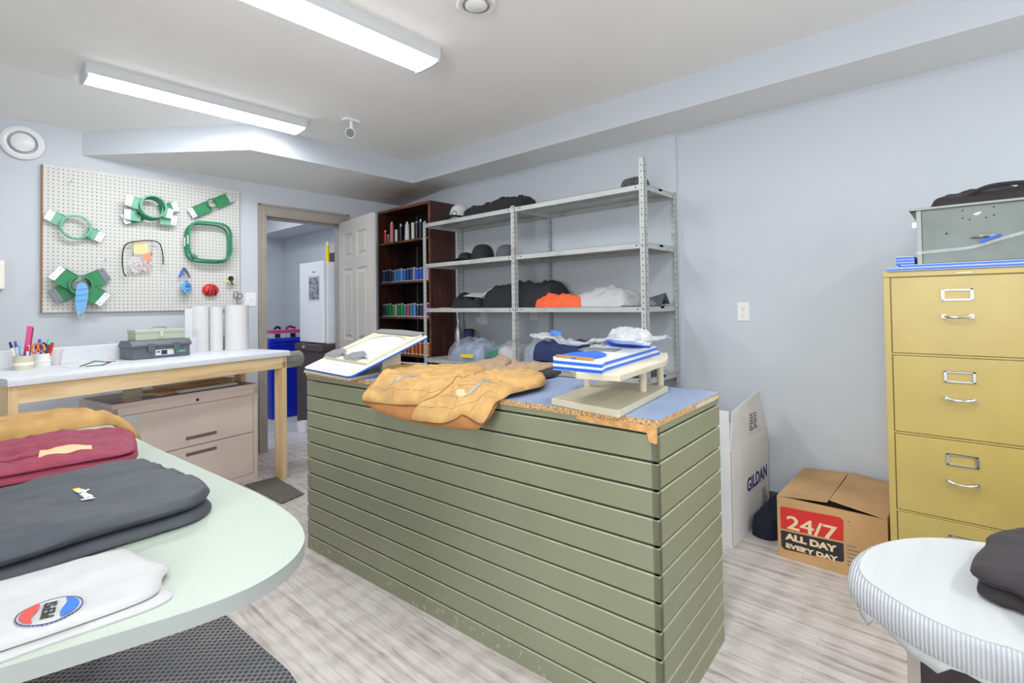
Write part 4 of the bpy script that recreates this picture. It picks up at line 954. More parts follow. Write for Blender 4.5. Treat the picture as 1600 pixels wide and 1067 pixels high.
for q in (.2, .85):
    tp = JP(.60, q, -.0105); build('support_block', MB().slab([(tp[0] - .06, tp[1], ZT + .013), (tp[0] + .05, tp[1], ZT + .013), (tp[0] + .05, tp[1], JP(.60, q, -.0105)[2] + .012), (tp[0] - .06, tp[1], JP(.60, q, -.0105)[2] - .026)], (0, 1, 0), .018), 'ivory', jig, smooth=0)
for u, v in ((.08, .2), (.08, .5), (.08, .8), (.15, .5)): build('screw', MB().cyl(JP(u, v, -.001), JP(u, v, .0012), .004, n=10), 'toolgrey', jig)

# cap frame stand, right end
st = thing('hooping_stand', (1.34, .74, ZT), 'cream plastic stand on four posts holding stacked blue edged boards, right end of the counter', 'hooping station')
sb4 = [tuple(onz(*q, ZT + .022)[:2]) for q in ((861, 622), (967, 642), (1044, 603), (940, 594))]
build('base_plate', MB().slab([(*q, ZT + .0004) for q in sb4], (0, 0, 1), .022), 'ivory', st, bevel=.003, smooth=0)
UPZ = 1.022
for q in ((1.612, 1.085), (1.86 - .14, 1.10), (1.655, .885), (1.735, .91)):
    pass
posts = [onz(918, 603, ZT + .022), onz(947, 596.5, ZT + .022), onz(1005, 611, ZT + .022), onz(1032, 601.5, ZT + .022)]
up = [onz(*q, UPZ + .022)[:2] for q in ((890, 578), (965, 583), (1043, 560), (1042, 549), (985, 546), (925, 560))]
for p_ in posts: build('post', MB().cyl((p_[0], p_[1], ZT + .022), (p_[0], p_[1], UPZ), .0125, n=20), 'ivory', st)
build('upper_plate', MB().slab([(*q, UPZ) for q in [tuple(onz(*q, UPZ + .020)[:2]) for q in ((890, 572), (900, 582), (968, 586), (1040, 563), (1044, 558), (1043, 551), (1000, 549), (925, 560))]], (0, 0, 1), .020), 'ivory', st, bevel=.003, smooth=0)
def board(name, px4, z, t, label, group=None):
    P4 = [onz(*q, z + t)[:2] for q in px4]; o = MB()
    n_ = (0, 0, 1); poly = P4
    o.slab([(*q, z) for q in poly], n_, t * .12, 0, 0); o.slab([(*q, z + t * .12) for q in poly], n_, t * .76, 1, 1); o.slab([(*q, z + t * .88) for q in poly], n_, t * .12, 0, 0)
    return build(name, o, ['whiteboard', 'blue'], None, smooth=0, label=label, cat='board', group=group), P4
z1_ = UPZ + .0205
lowp = [(864, 566), (864, 571), (940, 578), (947, 574), (1031, 549), (1018, 546), (960, 546), (925, 555)]
o, P4 = board('layered_board', lowp, z1_, .013, 'lower of two white boards with blue edges stacked on the cream stand', 'boards on the cream stand')
hip = [(864, 557), (865, 562), (940, 569), (946, 565), (1027, 542), (1012, 538), (955, 539), (925, 546)]
o2, P5 = board('layered_board', hip, z1_ + .0134, .013, 'upper of two white boards with blue edges, under the brass clip', 'boards on the cream stand')
zt2 = z1_ + .027
a, b = onz(868, 556, zt2 + .004), onz(923, 562, zt2 + .004); build('brass_clip', MB().slab([(a[0], a[1], zt2), (b[0], b[1], zt2), (b[0] + .018, b[1] + .0, zt2), (a[0] + .018, a[1], zt2)], (0, 0, 1), .008), 'brass', None, bevel=.001, smooth=0, label='brass clip strip at the front edge of the upper blue board', cat='clip')
pts = catmull([onz(*q, zt2 + .001)[:2] for q in ((877, 556), (900, 551), (932, 550), (948, 555), (930, 560), (900, 561))], 4)
build('recess_plate', MB().slab([(*q, zt2 + .0002) for q in pts], (0, 0, 1), .004), 'blue', None, smooth=0, label='rounded blue plate lying on the front of the upper board', cat='plate')
pts = [onz(*q, zt2 + .001)[:2] for q in ((903, 547), (960, 549), (972, 545), (915, 543))]
build('grip_strip', MB().slab([(*q, zt2 + .0002) for q in pts], (0, 0, 1), .003), 'pad', None, smooth=0, label='dark grey grip strip across the upper board', cat='strip')
# small blue boards behind with clear sheet
q4 = [(948, 539), (948, 541), (1015, 543), (1016, 538), (975, 534)]
for k in range(3):
    P6 = [onz(*q, zt2 + .014 + .010 * k)[:2] for q in ((947, 534 - 3 * k), (1015 - 12 * k, 538 - 3 * k), (1018 - 12 * k, 534 - 3 * k), (960, 529 - 3 * k))]
    o = MB(); zz = zt2 + .0004 + k * .0105 + .001; o.slab([(*q, zz) for q in P6], (0, 0, 1), .008, 1, 1); o.slab([(*q, zz + .008) for q in P6], (0, 0, 1), .0018, 0, 0)
    build('small_board', o, ['whiteboard', 'blue'], None, smooth=0, label=['lowest', 'middle', 'top'][k] + ' one of three small blue edged boards at the back of the cream stand', cat='board', group='small blue boards')
# crinkled clear sleeve across them
zc_ = zt2 + .035
def sheetpx(pts, T, z, m, name, label, cat, res=.008, cr=.012, csc=30, seed=5, zf=None, **k):
    O = [onz(a_, b__, z)[:2] for a_, b__ in pts]
    mb = pad(O, T, z=z, R=.02, fold=.004, sc=20, seed=seed, res=res, crumple=cr, csc=csc, base=zf, **k)
    return build(name, mb, m, None, smooth=60, label=label, cat=cat)
P7 = [onx(*q, 1.93) for q in ((842, 519), (850, 527), (880, 533), (905, 537), (920, 537), (945, 528), (985, 525), (1030, 527))]
P7 = [onx(px_, py_, 1.62 + .012 * i) for i, (px_, py_) in enumerate([(840, 521), (860, 526), (880, 532), (903, 537), (925, 534), (945, 529), (975, 527), (1005, 528), (1040, 529)])]
mb = MB(); vs = []; random.seed(3); NW = 9
Pc = catmull(P7, 5, False)
for i, p_ in enumerate(Pc):
    for j in range(NW):
        s_ = j / (NW - 1) - .5; wv = .05 + .012 * math.sin(i * .5)
        vs.append((p_[0] + s_ * wv * 2, p_[1] + .01 * math.sin(i * .7), p_[2] + .012 * nz(i * .25, j * .5, 1, 3) + .010 * nz(i * .8, j * 1.3, 1, 5)))
mb.add(vs, [(i * NW + j, i * NW + j + 1, (i + 1) * NW + j + 1, (i + 1) * NW + j) for i in range(len(Pc) - 1) for j in range(NW - 1)])
o = build('clear_sleeve', mb, 'clear', None, smooth=70, label='long crinkled clear plastic sleeve lying over the blue boards', cat='plastic sleeve'); s_ = o.modifiers.new('thick', 'SOLIDIFY'); s_.thickness = .0015
sheetpx([(950, 528), (975, 520), (1000, 523), (1020, 530), (1012, 540), (985, 538), (960, 536)], .022, zc_ - .001, 'clear', 'clear_bag', 'crumpled clear bag on top of the small blue boards', 'plastic bag', cr=.02, csc=45, seed=9)
p = onx(868, 520, 1.66); build('blue_tag', MB().obox(p, (.004, .01, 0), (0, -.02, -.004), (.008, 0, .006)), 'blue', None, smooth=0, label='small blue block held in the left end of the clear sleeve', cat='tag')

# ---- canvas vest draped over the counter's front edge
ZE = ZT + .003; XE = 1.31
def vbase(x, y):
    # surface of the counter, then falling away past the front edge
    e = (CP + cu * ((y - CP[1]) / cu[1]))[0] - .006
    d = e - x
    if d < -.02: return ZE
    t = d + .02; return ZE - (1.0 * t * t / (t + .05)) * 1.15
def vpt(px, py, lift=.012):
    """where the ray through the pixel meets the draped surface"""
    d = ray(px, py); t = .6
    while t < 4:
        p = CAM + d * t
        if p[2] <= vbase(p[0], p[1]) + lift: return p
        t += .002
    return p
vest = thing('canvas_vest', (1.45, 1.55, ZT), 'tan quilted canvas vest with brown corduroy collar, draped over the front edge of the counter', 'vest')
def vpad(name, px, T, m, lift=0, sm=True, R=.03, cr=0, fold=.006, seed=1, quilt=0, label=None, lf=.012, res=.0085):
    O = [vpt(a, b, lf + lift)[:2] for a, b in px]
    def ex(x, y, d):
        if not quilt: return 0
        q = (x * .35 + y) / .085; f = abs(q - round(q)); g = (x - y * .2) / .17; f2 = abs(g - round(g))
        return -quilt * (math.exp(-(f / .11) ** 2) + .8 * math.exp(-(f2 / .06) ** 2)) + .003 * math.sin(x * 60 + nz(x, y, 9, 2) * 3) * .5
    mb = pad(O, T, base=lambda x, y: vbase(x, y) + lift, R=R, fold=fold, sc=12, seed=seed, res=res, crumple=cr, csc=16, extra=ex, smooth_outline=sm)
    VP[name] = build(name, mb, m, vest, smooth=60, label=label); return VP[name]
VP = {}
vpad('back_panel', [(567, 622), (578, 600), (640, 582), (700, 585), (770, 590), (830, 592), (790, 615), (772, 640), (752, 664), (742, 669), (700, 666), (650, 659), (600, 645), (575, 633)], .010, 'tanlin', 0, lf=.005, label='darker lining side')
vpad('left_front', [(566, 620), (575, 604), (592, 585), (603, 573), (630, 568), (665, 573), (700, 570), (745, 570), (758, 577), (745, 585), (722, 591), (705, 599), (692, 612), (672, 624), (655, 628), (620, 628), (590, 625)], .018, 'tan', .014, quilt=.0055, seed=4, fold=.012, res=.006, cr=.004)
vpad('right_front', [(643, 650), (652, 634), (668, 622), (684, 607), (705, 593), (735, 586), (765, 580), (800, 578), (838, 580), (851, 586), (850, 597), (825, 604), (795, 612), (775, 624), (766, 640), (756, 655), (746, 655), (735, 649), (722, 643), (710, 650), (690, 656), (665, 654)], .020, 'tan', .016, quilt=.0055, seed=7, fold=.014, res=.006, cr=.005)
vb = bvh_of(VP['left_front'], VP['right_front'])
def seam(px, r=.0016, m='tanseam', name='seam'):
    P_ = catmull([vpt(a_, b__, .032) for a_, b__ in px], 8, False); pts = []
    for q in P_:
        z_ = dropz(vb, q[0], q[1], None)
        if z_ is not None: pts.append((q[0], q[1], z_ + r * .3))
    if len(pts) > 3: build(name, MB().tube(pts, r, 6), m, vest)
seam([(757, 578), (744, 585), (722, 591), (706, 599), (693, 612), (674, 623), (656, 627), (620, 627), (590, 624)], .0028, name='edge_binding')
seam([(800, 581), (838, 582), (849, 587), (848, 596), (824, 603), (795, 611), (775, 623)], .0020, name='armhole_seam')
for px in ([(683, 611), (700, 606), (730, 603), (760, 601), (790, 600)], [(668, 624), (690, 620), (715, 622)], [(655, 640), (690, 638), (722, 634), (752, 622), (770, 616)], [(720, 592), (716, 615), (700, 650)], [(756, 584), (752, 612), (730, 645)], [(786, 580), (778, 606), (764, 625)], [(585, 605), (610, 608), (650, 610), (685, 611)], [(600, 582), (640, 584), (690, 587), (720, 590)], [(640, 572), (618, 598), (612, 624)], [(690, 573), (672, 600), (655, 620)]): seam(px, .0009)
def band_px(pts, w0):
    P_ = catmull(pts, 4, False); A_, B2_ = [], []
    for i, q in enumerate(P_):
        d = P_[min(i + 1, len(P_) - 1)] - P_[max(i - 1, 0)]; d = d / np.linalg.norm(d); n_ = np.array([-d[1], d[0]]) * w0 / 2; A_.append(q + n_); B2_.append(q - n_)
    return A_ + B2_[::-1]
for px4 in (band_px([(607, 603), (620, 597), (636, 591), (652, 586)], 4.5), band_px([(727, 619), (737, 610), (751, 602), (767, 597)], 5)):
    O = [vpt(a_, b__, .030)[:2] for a_, b__ in px4]; build('zip_pocket', drop_mb(gridpatch(O, .004), vb, 0), 'reflect', vest, smooth=60, label='grey zip pocket')
O = [vpt(a_, b__, .034)[:2] for a_, b__ in ((711, 615), (725, 608), (729, 613), (714, 619))]
build('logo_patch', drop_mb(gridpatch(O, .003), vb, 0), 'label_or', vest, smooth=60, label='small square leather patch')
vpad('collar', [(706, 574), (728, 565), (752, 560), (772, 556), (790, 554), (802, 560), (832, 563), (866, 563), (858, 571), (850, 579), (800, 579), (760, 579), (735, 576)], .012, 'tandk', .004, cr=.007, seed=12, fold=.008, label='brown corduroy collar', lf=.02)
vpad('collar_fold', [(770, 560), (776, 554), (788, 553), (799, 560), (790, 566), (776, 565)], .020, 'tandk', .012, cr=.006, seed=14, lf=.02)
vpad('inner_lining', [(832, 584), (848, 578), (872, 576), (876, 580), (856, 586)], .018, 'blackb', .004, cr=.01, seed=15, label='dark inner lining')

# ============================================================ MINT WORK TABLES (left foreground)
ZW = .74
tbl = thing('work_table', (.2, 1.6, 0), 'pale mint topped work table with a rounded end, left foreground', 'table')
right = [onz(*q, ZW)[:2] for q in ((240, 698), (330, 738))]; tip = [onz(*q, ZW)[:2] for q in ((400, 769), (436, 790), (462, 810), (475, 832), (473, 852), (455, 876), (418, 903), (370, 927), (300, 953), (200, 984))]
tip = [q for q in catmull(tip, 5, False)]
out = [np.array([-.75, 2.27])] + right + tip + [np.array([-.02, 1.062]), np.array([-.75, 1.10])]
mbt = MB().slab([(*q, ZW - .030) for q in out], (0, 0, 1), .0285, 1, 1); mbt.slab([(*q, ZW - .0015) for q in out], (0, 0, 1), .0015, 0, 1)
build('tabletop', mbt, ['mint', 'mintedge'], tbl, smooth=30)
for x, y in ((-.05, 2.1), (-.65, 2.1), (-.65, 1.25), (-.12, 1.3)): build('leg', MB().cyl((x, y, .02), (x, y, ZW - .030), .022, n=18).cyl((x, y, .0107 if x > -.4 else 0), (x, y, .02), .028, n=18), 'steel', tbl)
tb2 = thing('work_table', (.0, 2.7, 0), 'pale mint topped rectangular table butted against the rounded one, farther back', 'table')
mbt = MB(); out2 = [(-.75, 2.273), (onz(240, 698, ZW)[0], onz(240, 698, ZW)[1] + .003), onz(150, 652, ZW)[:2], (-.75, 3.13)]
mbt.slab([(*q, ZW - .030) for q in out2], (0, 0, 1), .0285, 1, 1); mbt.slab([(*q, ZW - .0015) for q in out2], (0, 0, 1), .0015, 0, 1); build('tabletop', mbt, ['mint', 'mintedge'], tb2, smooth=0)
for x, y in ((.36, 3.0), (-.65, 3.0), (-.65, 2.4), (.40, 2.38)): build('leg', MB().cyl((x, y, .02), (x, y, ZW - .030), .022, n=18).cyl((x, y, .0107 if y < 2.45 and x > -.4 else 0), (x, y, .02), .028, n=18), 'steel', tb2)
# brown work jacket on the far table
jk = thing('canvas_jacket', (.2, 2.9, ZW), 'tan canvas work jacket spread on the far mint table, one sleeve hanging off its corner', 'jacket')
def jp(px, z): return [onz(a, b, z)[:2] for a, b in px]
edgeX = np.array(out2[2]); 
def jbase(x, y):
    e = out2[1][0] + (out2[2][0] - out2[1][0]) * (y - out2[1][1]) / (out2[2][1] - out2[1][1]); d = x - e
    return ZW + .001 - (0 if d < 0 else 1.3 * d * d / (d + .03))
body = [(-60, 668), (-60, 640), (0, 622), (40, 618), (85, 620), (120, 632), (150, 640), (165, 652), (140, 655), (95, 660), (50, 664), (0, 671)]
O = [np.array(q) for q in [(-.25, 2.72), (-.25, 3.08), (.10, 3.12), (.30, 3.10), (.44, 3.06), (.470, 2.98), (.46, 2.90), (.38, 2.86), (.24, 2.85), (.05, 2.78)]]
build('body', pad(O, .065, base=jbase, R=.06, fold=.016, sc=7, seed=21, res=.011, extra=lambda x, y, d: -.005 * math.exp(-((abs((y * 8 + x) % 1 - .5)) / .06) ** 2)), 'tan', jk, smooth=60)
O = [np.array(q) for q in [(.22, 2.90), (.30, 3.02), (.45, 3.03), (.54, 3.02), (.60, 2.94), (.595, 2.83), (.55, 2.80), (.46, 2.86), (.34, 2.87)]]
build('sleeve', pad(O, .050, base=jbase, R=.05, fold=.012, sc=9, seed=23, res=.010, extra=lambda x, y, d: .006 * math.sin(y * 70 + x * 20)), 'tan', jk, smooth=60)
O = [np.array(q) for q in [(.575, 2.93), (.60, 2.92), (.605, 2.84), (.58, 2.82)]]
build('cuff', pad(O, .046, base=jbase, R=.02, fold=.004, seed=25, res=.008), 'tandk', jk, smooth=60)

# maroon shirts
def folded(name, O, T, zb, m, label, cat, group=None, seed=1, fold=.010, layers=2, R=.045, res=.0095, extra=None, parts=True, cr=0):
    c_ = np.mean(np.array(O), 0); t = thing(name, (c_[0], c_[1], zb), label, cat, group); h = T / layers
    for k in range(layers):
        s_ = 1 - .025 * ((k * 7 + seed) % 3); Ok = [c_ + (np.array(q) - c_) * s_ + np.array([.004 * ((k + seed) % 2), .004 * (k % 2)]) for q in O]
        top = k == layers - 1
        build('top_layer' if top else 'folded_layer', pad(Ok, h * (1.0 if top else 1.05), z=zb + k * h, under=(.38 if k else .2), R=R * (1.0 if top else .5), fold=fold * (1 if top else .3), sc=6, seed=seed + k, res=res if top else res * 1.3, edge=.40, aniso=(1.6, .7), extra=extra if top else None, crumple=cr if top else 0, csc=9), m, t, smooth=60)
    return t
mO = [(-.30, 1.93), (-.10, 1.915), (.10, 1.90), (.28, 1.895), (.385, 1.91), (.425, 2.06), (.445, 2.22), (.40, 2.36), (.28, 2.40), (.05, 2.40), (-.3, 2.42)]
mO2 = [(-.30, 1.91), (.10, 1.885), (.27, 1.885), (.365, 1.90), (.39, 2.0), (.40, 2.15), (.385, 2.33), (.30, 2.37), (.05, 2.38), (-.3, 2.40)]
folded('folded_shirt', mO2, .045, ZW + .0005, 'maroon', 'lower of two folded maroon shirts stacked on the mint table', 'shirt', 'folded maroon shirts', seed=3, layers=3, R=.03)
ms = folded('folded_shirt', mO, .040, ZW + .047, 'maroon', 'upper folded maroon shirt with a peach neck label and a button, on the stack', 'shirt', 'folded maroon shirts', seed=6, layers=2, fold=.018, cr=.006, res=.008, extra=lambda x, y, d: .005 * math.sin(y * 55 + x * 14 + 3 * nz(x, y, 5, 2)) * (1 if d > .02 else 0))
zt_ = ZW + .047 + .040
mbv = bvh_of(*[o for o in bpy.data.objects if o.parent == ms])
lp = [onz(*q, zt_ + .004) for q in ((60, 713), (63, 706), (140, 695), (144, 702))]
build('neck_label', drop_mb(gridpatch(lp, .003), mbv, 0), 'label_or', ms, smooth=60, label='peach neck label')
bp = onz(37, 714, zt_ + .004); bz_ = dropz(mbv, bp[0], bp[1], zt_); build('button', MB().lathe([(.001, .003), (.006, .003), (.009, .0045), (.010, .003), (.010, -.002)], (bp[0], bp[1], bz_), 20), 'maroon', ms)
build('placket', drop_mb(gridpatch([onz(*q, zt_ + .004) for q in ((-30, 726), (-30, 722), (60, 709), (60, 711))], .004), mbv, 0, .0012), 'maroon', ms, smooth=60)
# charcoal jacket
dO = [(-.35, 1.36), (-.10, 1.345), (.08, 1.345), (.20, 1.365), (.33, 1.372), (.405, 1.385), (.452, 1.44), (.462, 1.52), (.455, 1.60), (.43, 1.70), (.405, 1.79), (.34, 1.835), (.20, 1.84), (.05, 1.83), (-.10, 1.80), (-.35, 1.80)]
dj = thing('folded_jacket', (.1, 1.58, ZW), 'charcoal softshell jacket with a small yellow and white logo, folded on the mint table', 'jacket')
def dex(x, y, d):
    v = (y - 1.36) / .45; cz_ = .006 * (ridge(x * .6, y * 1.6, 5, 77) - .5) + .004 * (ridge(x * .8, y * 1.8, 11, 78) - .5); return cz_ * (1 if d > .015 else .3) + -.006 * math.exp(-((v - .62 - .12 * math.sin(x * 5)) / .03) ** 2) + .010 * math.sin(v * 5 + x * 9) * (1 if d > .02 else .3) + .006 * math.sin(x * 30 + y * 24) * max(0, .6 - v)
build('lower_layer', pad(dO, .026, z=ZW + .0005, under=.2, R=.03, fold=.004, seed=31, res=.011), 'darkgrey', dj, smooth=60)
dO2 = [(q[0] * .995, q[1] + .006) for q in dO]
dju = build('upper_layer', pad(dO2, .046, z=ZW + .026, under=.40, R=.075, fold=.014, sc=5, seed=33, res=.007, extra=dex, edge=.42, aniso=(.7, 1.6)), 'darkgrey', dj, smooth=60)
lg = onz(123, 773, ZW + .075)
jbv = bvh_of(dju); l0, l1 = onz(118, 768, ZW + .07), onz(142, 778, ZW + .07); ld_ = (l1 - l0) / np.linalg.norm(l1 - l0); lu_ = np.array([-ld_[1], ld_[0], 0])
drop_obj(text('logo', 'alway', .030, (l0[0], l0[1], 1), tuple(ld_), tuple(lu_), 'paper', dj, bold=.0012), jbv, 1, .0035)
build('logo_mark', drop_mb(gridpatch([l0 - ld_ * .018 + lu_ * .000, l0 - ld_ * .002, l0 - ld_ * .002 + lu_ * .014, l0 - ld_ * .016 + lu_ * .012], .003), jbv, 0), 'logo_y', dj, smooth=0, label='yellow logo mark')
# white shirt with the round soft drink emblem
wO = [(-.30, 1.335), (.0, 1.335), (.045, 1.338), (.09, 1.333), (.16, 1.335), (.245, 1.318), (.262, 1.27), (.272, 1.22), (.292, 1.165), (.272, 1.13), (.240, 1.07), (.12, 1.068), (.04, 1.075), (-.30, 1.10)]
ws = thing('folded_shirt', (.1, 1.2, ZW), 'folded white shirt with a round red and blue emblem, nearest on the mint table', 'shirt')
wO1 = [(-.30, 1.33), (.08, 1.32), (.235, 1.29), (.262, 1.20), (.268, 1.12), (.258, 1.052), (.10, 1.058), (-.30, 1.085)]
build('lower_layer', pad(wO1, .007, z=ZW + .0005, R=.008, fold=.001, seed=41, res=.012), 'whitec', ws, smooth=60)
wsu = build('upper_layer', pad(wO, .014, z=ZW + .0075, under=.2, R=.02, fold=.005, sc=8, seed=43, res=.009, aniso=(.8, 1.2)), 'whitec', ws, smooth=60)
ec = onz(77, 952, ZW + .026); ez = ZW + .027
A_ = onz(23, 967, ez), onz(130, 938, ez)
ax = (A_[1] - A_[0]); rad_ = np.linalg.norm(ax[:2]) / 2; ax = ax / np.linalg.norm(ax); ax[2] = 0; pv = np.array([-ax[1], ax[0], 0]); ec = (A_[0] + A_[1]) / 2; ec[2] = ez
# emblem: circle; ax runs from the red half to the blue half
def ept(u, v): return ec + ax * u * rad_ + pv * v * rad_
def arcpts(a0, a1, n, r=1): return [ept(r * math.cos(a0 + (a1 - a0) * i / n), r * math.sin(a0 + (a1 - a0) * i / n)) for i in range(n + 1)]
wbv = bvh_of(wsu)
EMB = []
em = MB(); em.slab(arcpts(0, 2 * math.pi, 47)[:-1], (0, 0, 1), .0008, 0, 0); em.band([tuple(q) for q in arcpts(0, 2 * math.pi, 48)[:-1]], (0, 0, 1), .0012, .0016, 1)
o = build('emblem_disc', em, ['whitec', 'ink_navy'], ws, smooth=0); drop_obj(o, wbv, ez, .0014)
def cap_shape(sgn):
    a = 1.08; pts = []
    for i in range(25):
        th_ = -a + 2 * a * i / 24; pts.append(ept(sgn * .88 * math.cos(th_), .88 * math.sin(th_)))
    x0 = .88 * math.cos(a); y0 = .88 * math.sin(a)
    for i in range(1, 16):
        t_ = i / 16; y = y0 - 2 * y0 * t_; pts.append(ept(sgn * x0 + .07 * math.sin(2 * math.pi * t_) , y))
    return [q + [0, 0, .0010] for q in pts]
for sg, mm_, ll_ in ((1, 'pepblue', 'blue half of the emblem'), (-1, 'pepred', 'red half of the emblem')):
    drop_obj(build('emblem_wave', MB().slab(cap_shape(sg), (0, 0, 1), .0008), mm_, ws, smooth=0, label=ll_), wbv, ez, .0018)
# lettering reads across the disc, upside down to the camera as in the photo
tx = pv; ty = -ax
drop_obj(text('lettering', 'PEPSI', rad_ * .56, ept(0, 0) - tx * rad_ * .02 + ax * rad_ * .17 + [0, 0, .0014], tx, ty, 'ink_black', ws, bold=.0004, align='CENTER'), wbv, ez, .0018)

# ============================================================ MATS
q0 = [(.775, 1.70), (.80, 2.44), (-.15, 2.40), (-.15, 1.15), (.775, 1.15)]
m_ = MB(); pts = [onz(*q, .01)[:2] for q in ((332, 944), (442, 1046), (440, 1067))]; e_ = pts[1] + (pts[1] - pts[0]) * .0
far = pts[0]; near = pts[1]; d_ = (near - far); d_ /= np.linalg.norm(d_); n_ = np.array([d_[1], -d_[0]])
cn = near + d_ * .02; build('anti_fatigue_mat', MB().slab([(.755, 2.44, .0005), (-.35, 2.40, .0005), (-.35, 1.10, .0005), (.72, 1.08, .0005), (.79, 1.76, .0005)], (0, 0, 1), .010), ['diamond'], None, smooth=0, label='black diamond patterned rubber mat under the mint table', cat='mat')
wm = [onz(*q, .008)[:2] for q in ((463, 778), (427, 744), (370, 762), (410, 792))]
wm = [(1.40, 3.22), (1.52, 3.30), (1.645, 3.62), (1.62, 3.84), (1.18, 3.70)]
wq = [onz(*q, .008)[:2] for q in ((475, 771), (431, 745), (383, 757), (440, 786))]
build('door_mat', MB().slab([(*q, .0005) for q in wq], (0, 0, 1), .008), 'waffle', None, smooth=0, label='small grey waffle rubber mat on the floor beside the counter', cat='mat')
# ============================================================ METAL SHELVING
SX0, SX1 = 2.85, 3.29; SY = [1.475, 2.54, 3.63]; SZ = [1.975, 1.615, 1.222, .782]
sh = thing('metal_shelving', (SX0, SY[0], 0), 'grey perforated steel shelving unit of two bays along the right wall', 'shelving unit')
def post(x, y, dx, dy, top):
    """L-section upright, corner at (x,y), flanges towards dx, dy, with a row of holes"""
    mb = MB(); wd = .036; t = .002
    mb.box(min(x, x + dx * wd), max(x, x + dx * wd), min(y, y + dy * t), max(y, y + dy * t), 0, top); mb.box(min(x, x + dx * t), max(x, x + dx * t), min(y, y + dy * wd), max(y, y + dy * wd), 0, top)
    z = .05
    while z < top - .01:
        for s_ in (-1, 1):
            yy = y + (dy * t if s_ == dy else 0) + s_ * .0004; mb.cyl((x + dx * wd / 2, yy - s_ * .0002, z), (x + dx * wd / 2, yy, z), .0042, n=7, m=1)
            xx = x + (dx * t if s_ == dx else 0) + s_ * .0004; mb.cyl((xx - s_ * .0002, y + dy * wd / 2, z), (xx, y + dy * wd / 2, z), .0042, n=7, m=1)
        z += .0385
    return build('post', mb, ['shelf', 'hole'], sh, smooth=0)
for i, y in enumerate(SY):
    dy = -1 if i == 2 else 1
    post(SX0 - .003, y - dy * .003, 1, dy, 2.135 if i == 0 else SZ[0] + .012); post(SX1 + .003, y - dy * .003, -1, dy, SZ[0] + .012)
for z in SZ + [.12]:
    for k in (0, 1):
        y0, y1 = SY[k] + (.002 if k == 0 else .003), SY[k + 1] - .002
        mb = MB().box(SX0, SX1, y0, y1, z - .0015, z); lip = .034
        mb.box(SX0, SX0 + .0015, y0, y1, z - lip, z).box(SX1 - .0015, SX1, y0, y1, z - lip, z).box(SX0, SX1, y0, y0 + .0015, z - lip, z).box(SX0, SX1, y1 - .0015, y1, z - lip, z)
        mb.box(SX0 + .0015, SX0 + .012, y0, y1, z - lip, z - lip + .0015).box(SX1 - .012, SX1 - .0015, y0, y1, z - lip, z - lip + .0015).box(SX0 + .2, SX0 + .25, y0, y1, z - .014, z - .0015)
        for yy in (y0 + .055, y1 - .055): mb.cyl((SX0 - .0005, yy, z - .016), (SX0 - .0016, yy, z - .016), .005, n=8, m=1)
        s_ = build('shelf', mb, ['shelf', 'hole'], sh, smooth=0)
        mb = MB()
        for yy in (y0 + .018, y1 - .018): mb.cyl((SX0 - .001, yy, z - .014), (SX0 - .006, yy, z - .014), .006, n=6)
        for xx in (SX0 + .02, SX1 - .02):
            if k == 0: mb.cyl((xx, y0 - .0015, z - .014), (xx, y0 - .008, z - .014), .006, n=6)
        build('bolt', mb, 'steel', s_, smooth=0)
for k in (0, 1): pass
# ---- things on the shelves
def on(px, py, z, x=None): return onz(px, py, z) if x is None else onx(px, py, x)
def cap(px, X, z, r, m, label, rz=0, mb_=None, logo=None, h=.78, group=None):
    p = onx(px, 300, X); c = np.array([X, p[1], z]); t = thing('baseball_cap', tuple(c), label, 'cap', group, rotz=rz)
    prof = [(r, 0.0005)] + [(r * math.cos(a) ** .55, r * h * 1.15 * math.sin(a)) for a in [i * math.pi / 2 / 9 for i in range(1, 9)]] + [(.001, r * h * 1.15)]
    build('crown', MB().lathe(prof, (0, 0, 0), 28), m, t, world=False, smooth=70)
    mb = MB(); n = 12; vs = []
    for k in range(n + 1):
        a = -1.05 + 2.1 * k / n; e = math.cos(a * 1.4) * .5 + .5
        for j in range(5):
            q = r * .96 + j / 4 * r * (.30 + .62 * e); vs.append((q * math.cos(a), q * math.sin(a) * .95, .012 + .010 * math.cos(a * 1.5) - .012 * j / 4 * 0 - abs(a) * .004))
    mb.add(vs, [(k * 5 + j, k * 5 + j + 1, (k + 1) * 5 + j + 1, (k + 1) * 5 + j) for k in range(n) for j in range(4)])
    o = build('brim', mb, mb_ or m, t, world=False, smooth=60); s_ = o.modifiers.new('t', 'SOLIDIFY'); s_.thickness = .004; s_.offset = -1
    build('button', MB().lathe([(.008, 0), (.007, .004), (.001, .006)], (0, 0, r * h * 1.15 - .001), 12), mb_ or m, t, world=False)
    if logo: build('emblem', MB().band([(r * .93 + 0 * a, r * .30 * math.cos(a), r * .52 + r * .24 * math.sin(a)) for a in [2 * math.pi * i / 20 for i in range(20)]], (1, 0, -.35), .004, .006), logo, t, world=False, smooth=0, label='green and orange ring emblem')
    return t
cap(718, 2.96, SZ[0] + .0005, .092, 'greycap', 'light grey cap with a black brim and green emblem on the top shelf', rz=math.radians(-165), mb_='blackc', logo='hoopdk', h=1.25)
cap(727, 2.98, SZ[1] + .0005, .072, 'blackc', 'smallest black cap, leftmost on the second shelf', rz=math.radians(-160), h=.95)
cap(753, 2.98, SZ[1] + .0005, .098, 'blackc', 'large black cap in the middle of the second shelf', rz=math.radians(-60), h=1.15)
cap(790, 3.02, SZ[1] + .0005, .088, 'greyc', 'slate grey cap, rightmost, beside the middle post on the second shelf', rz=math.radians(-60), h=1.1)
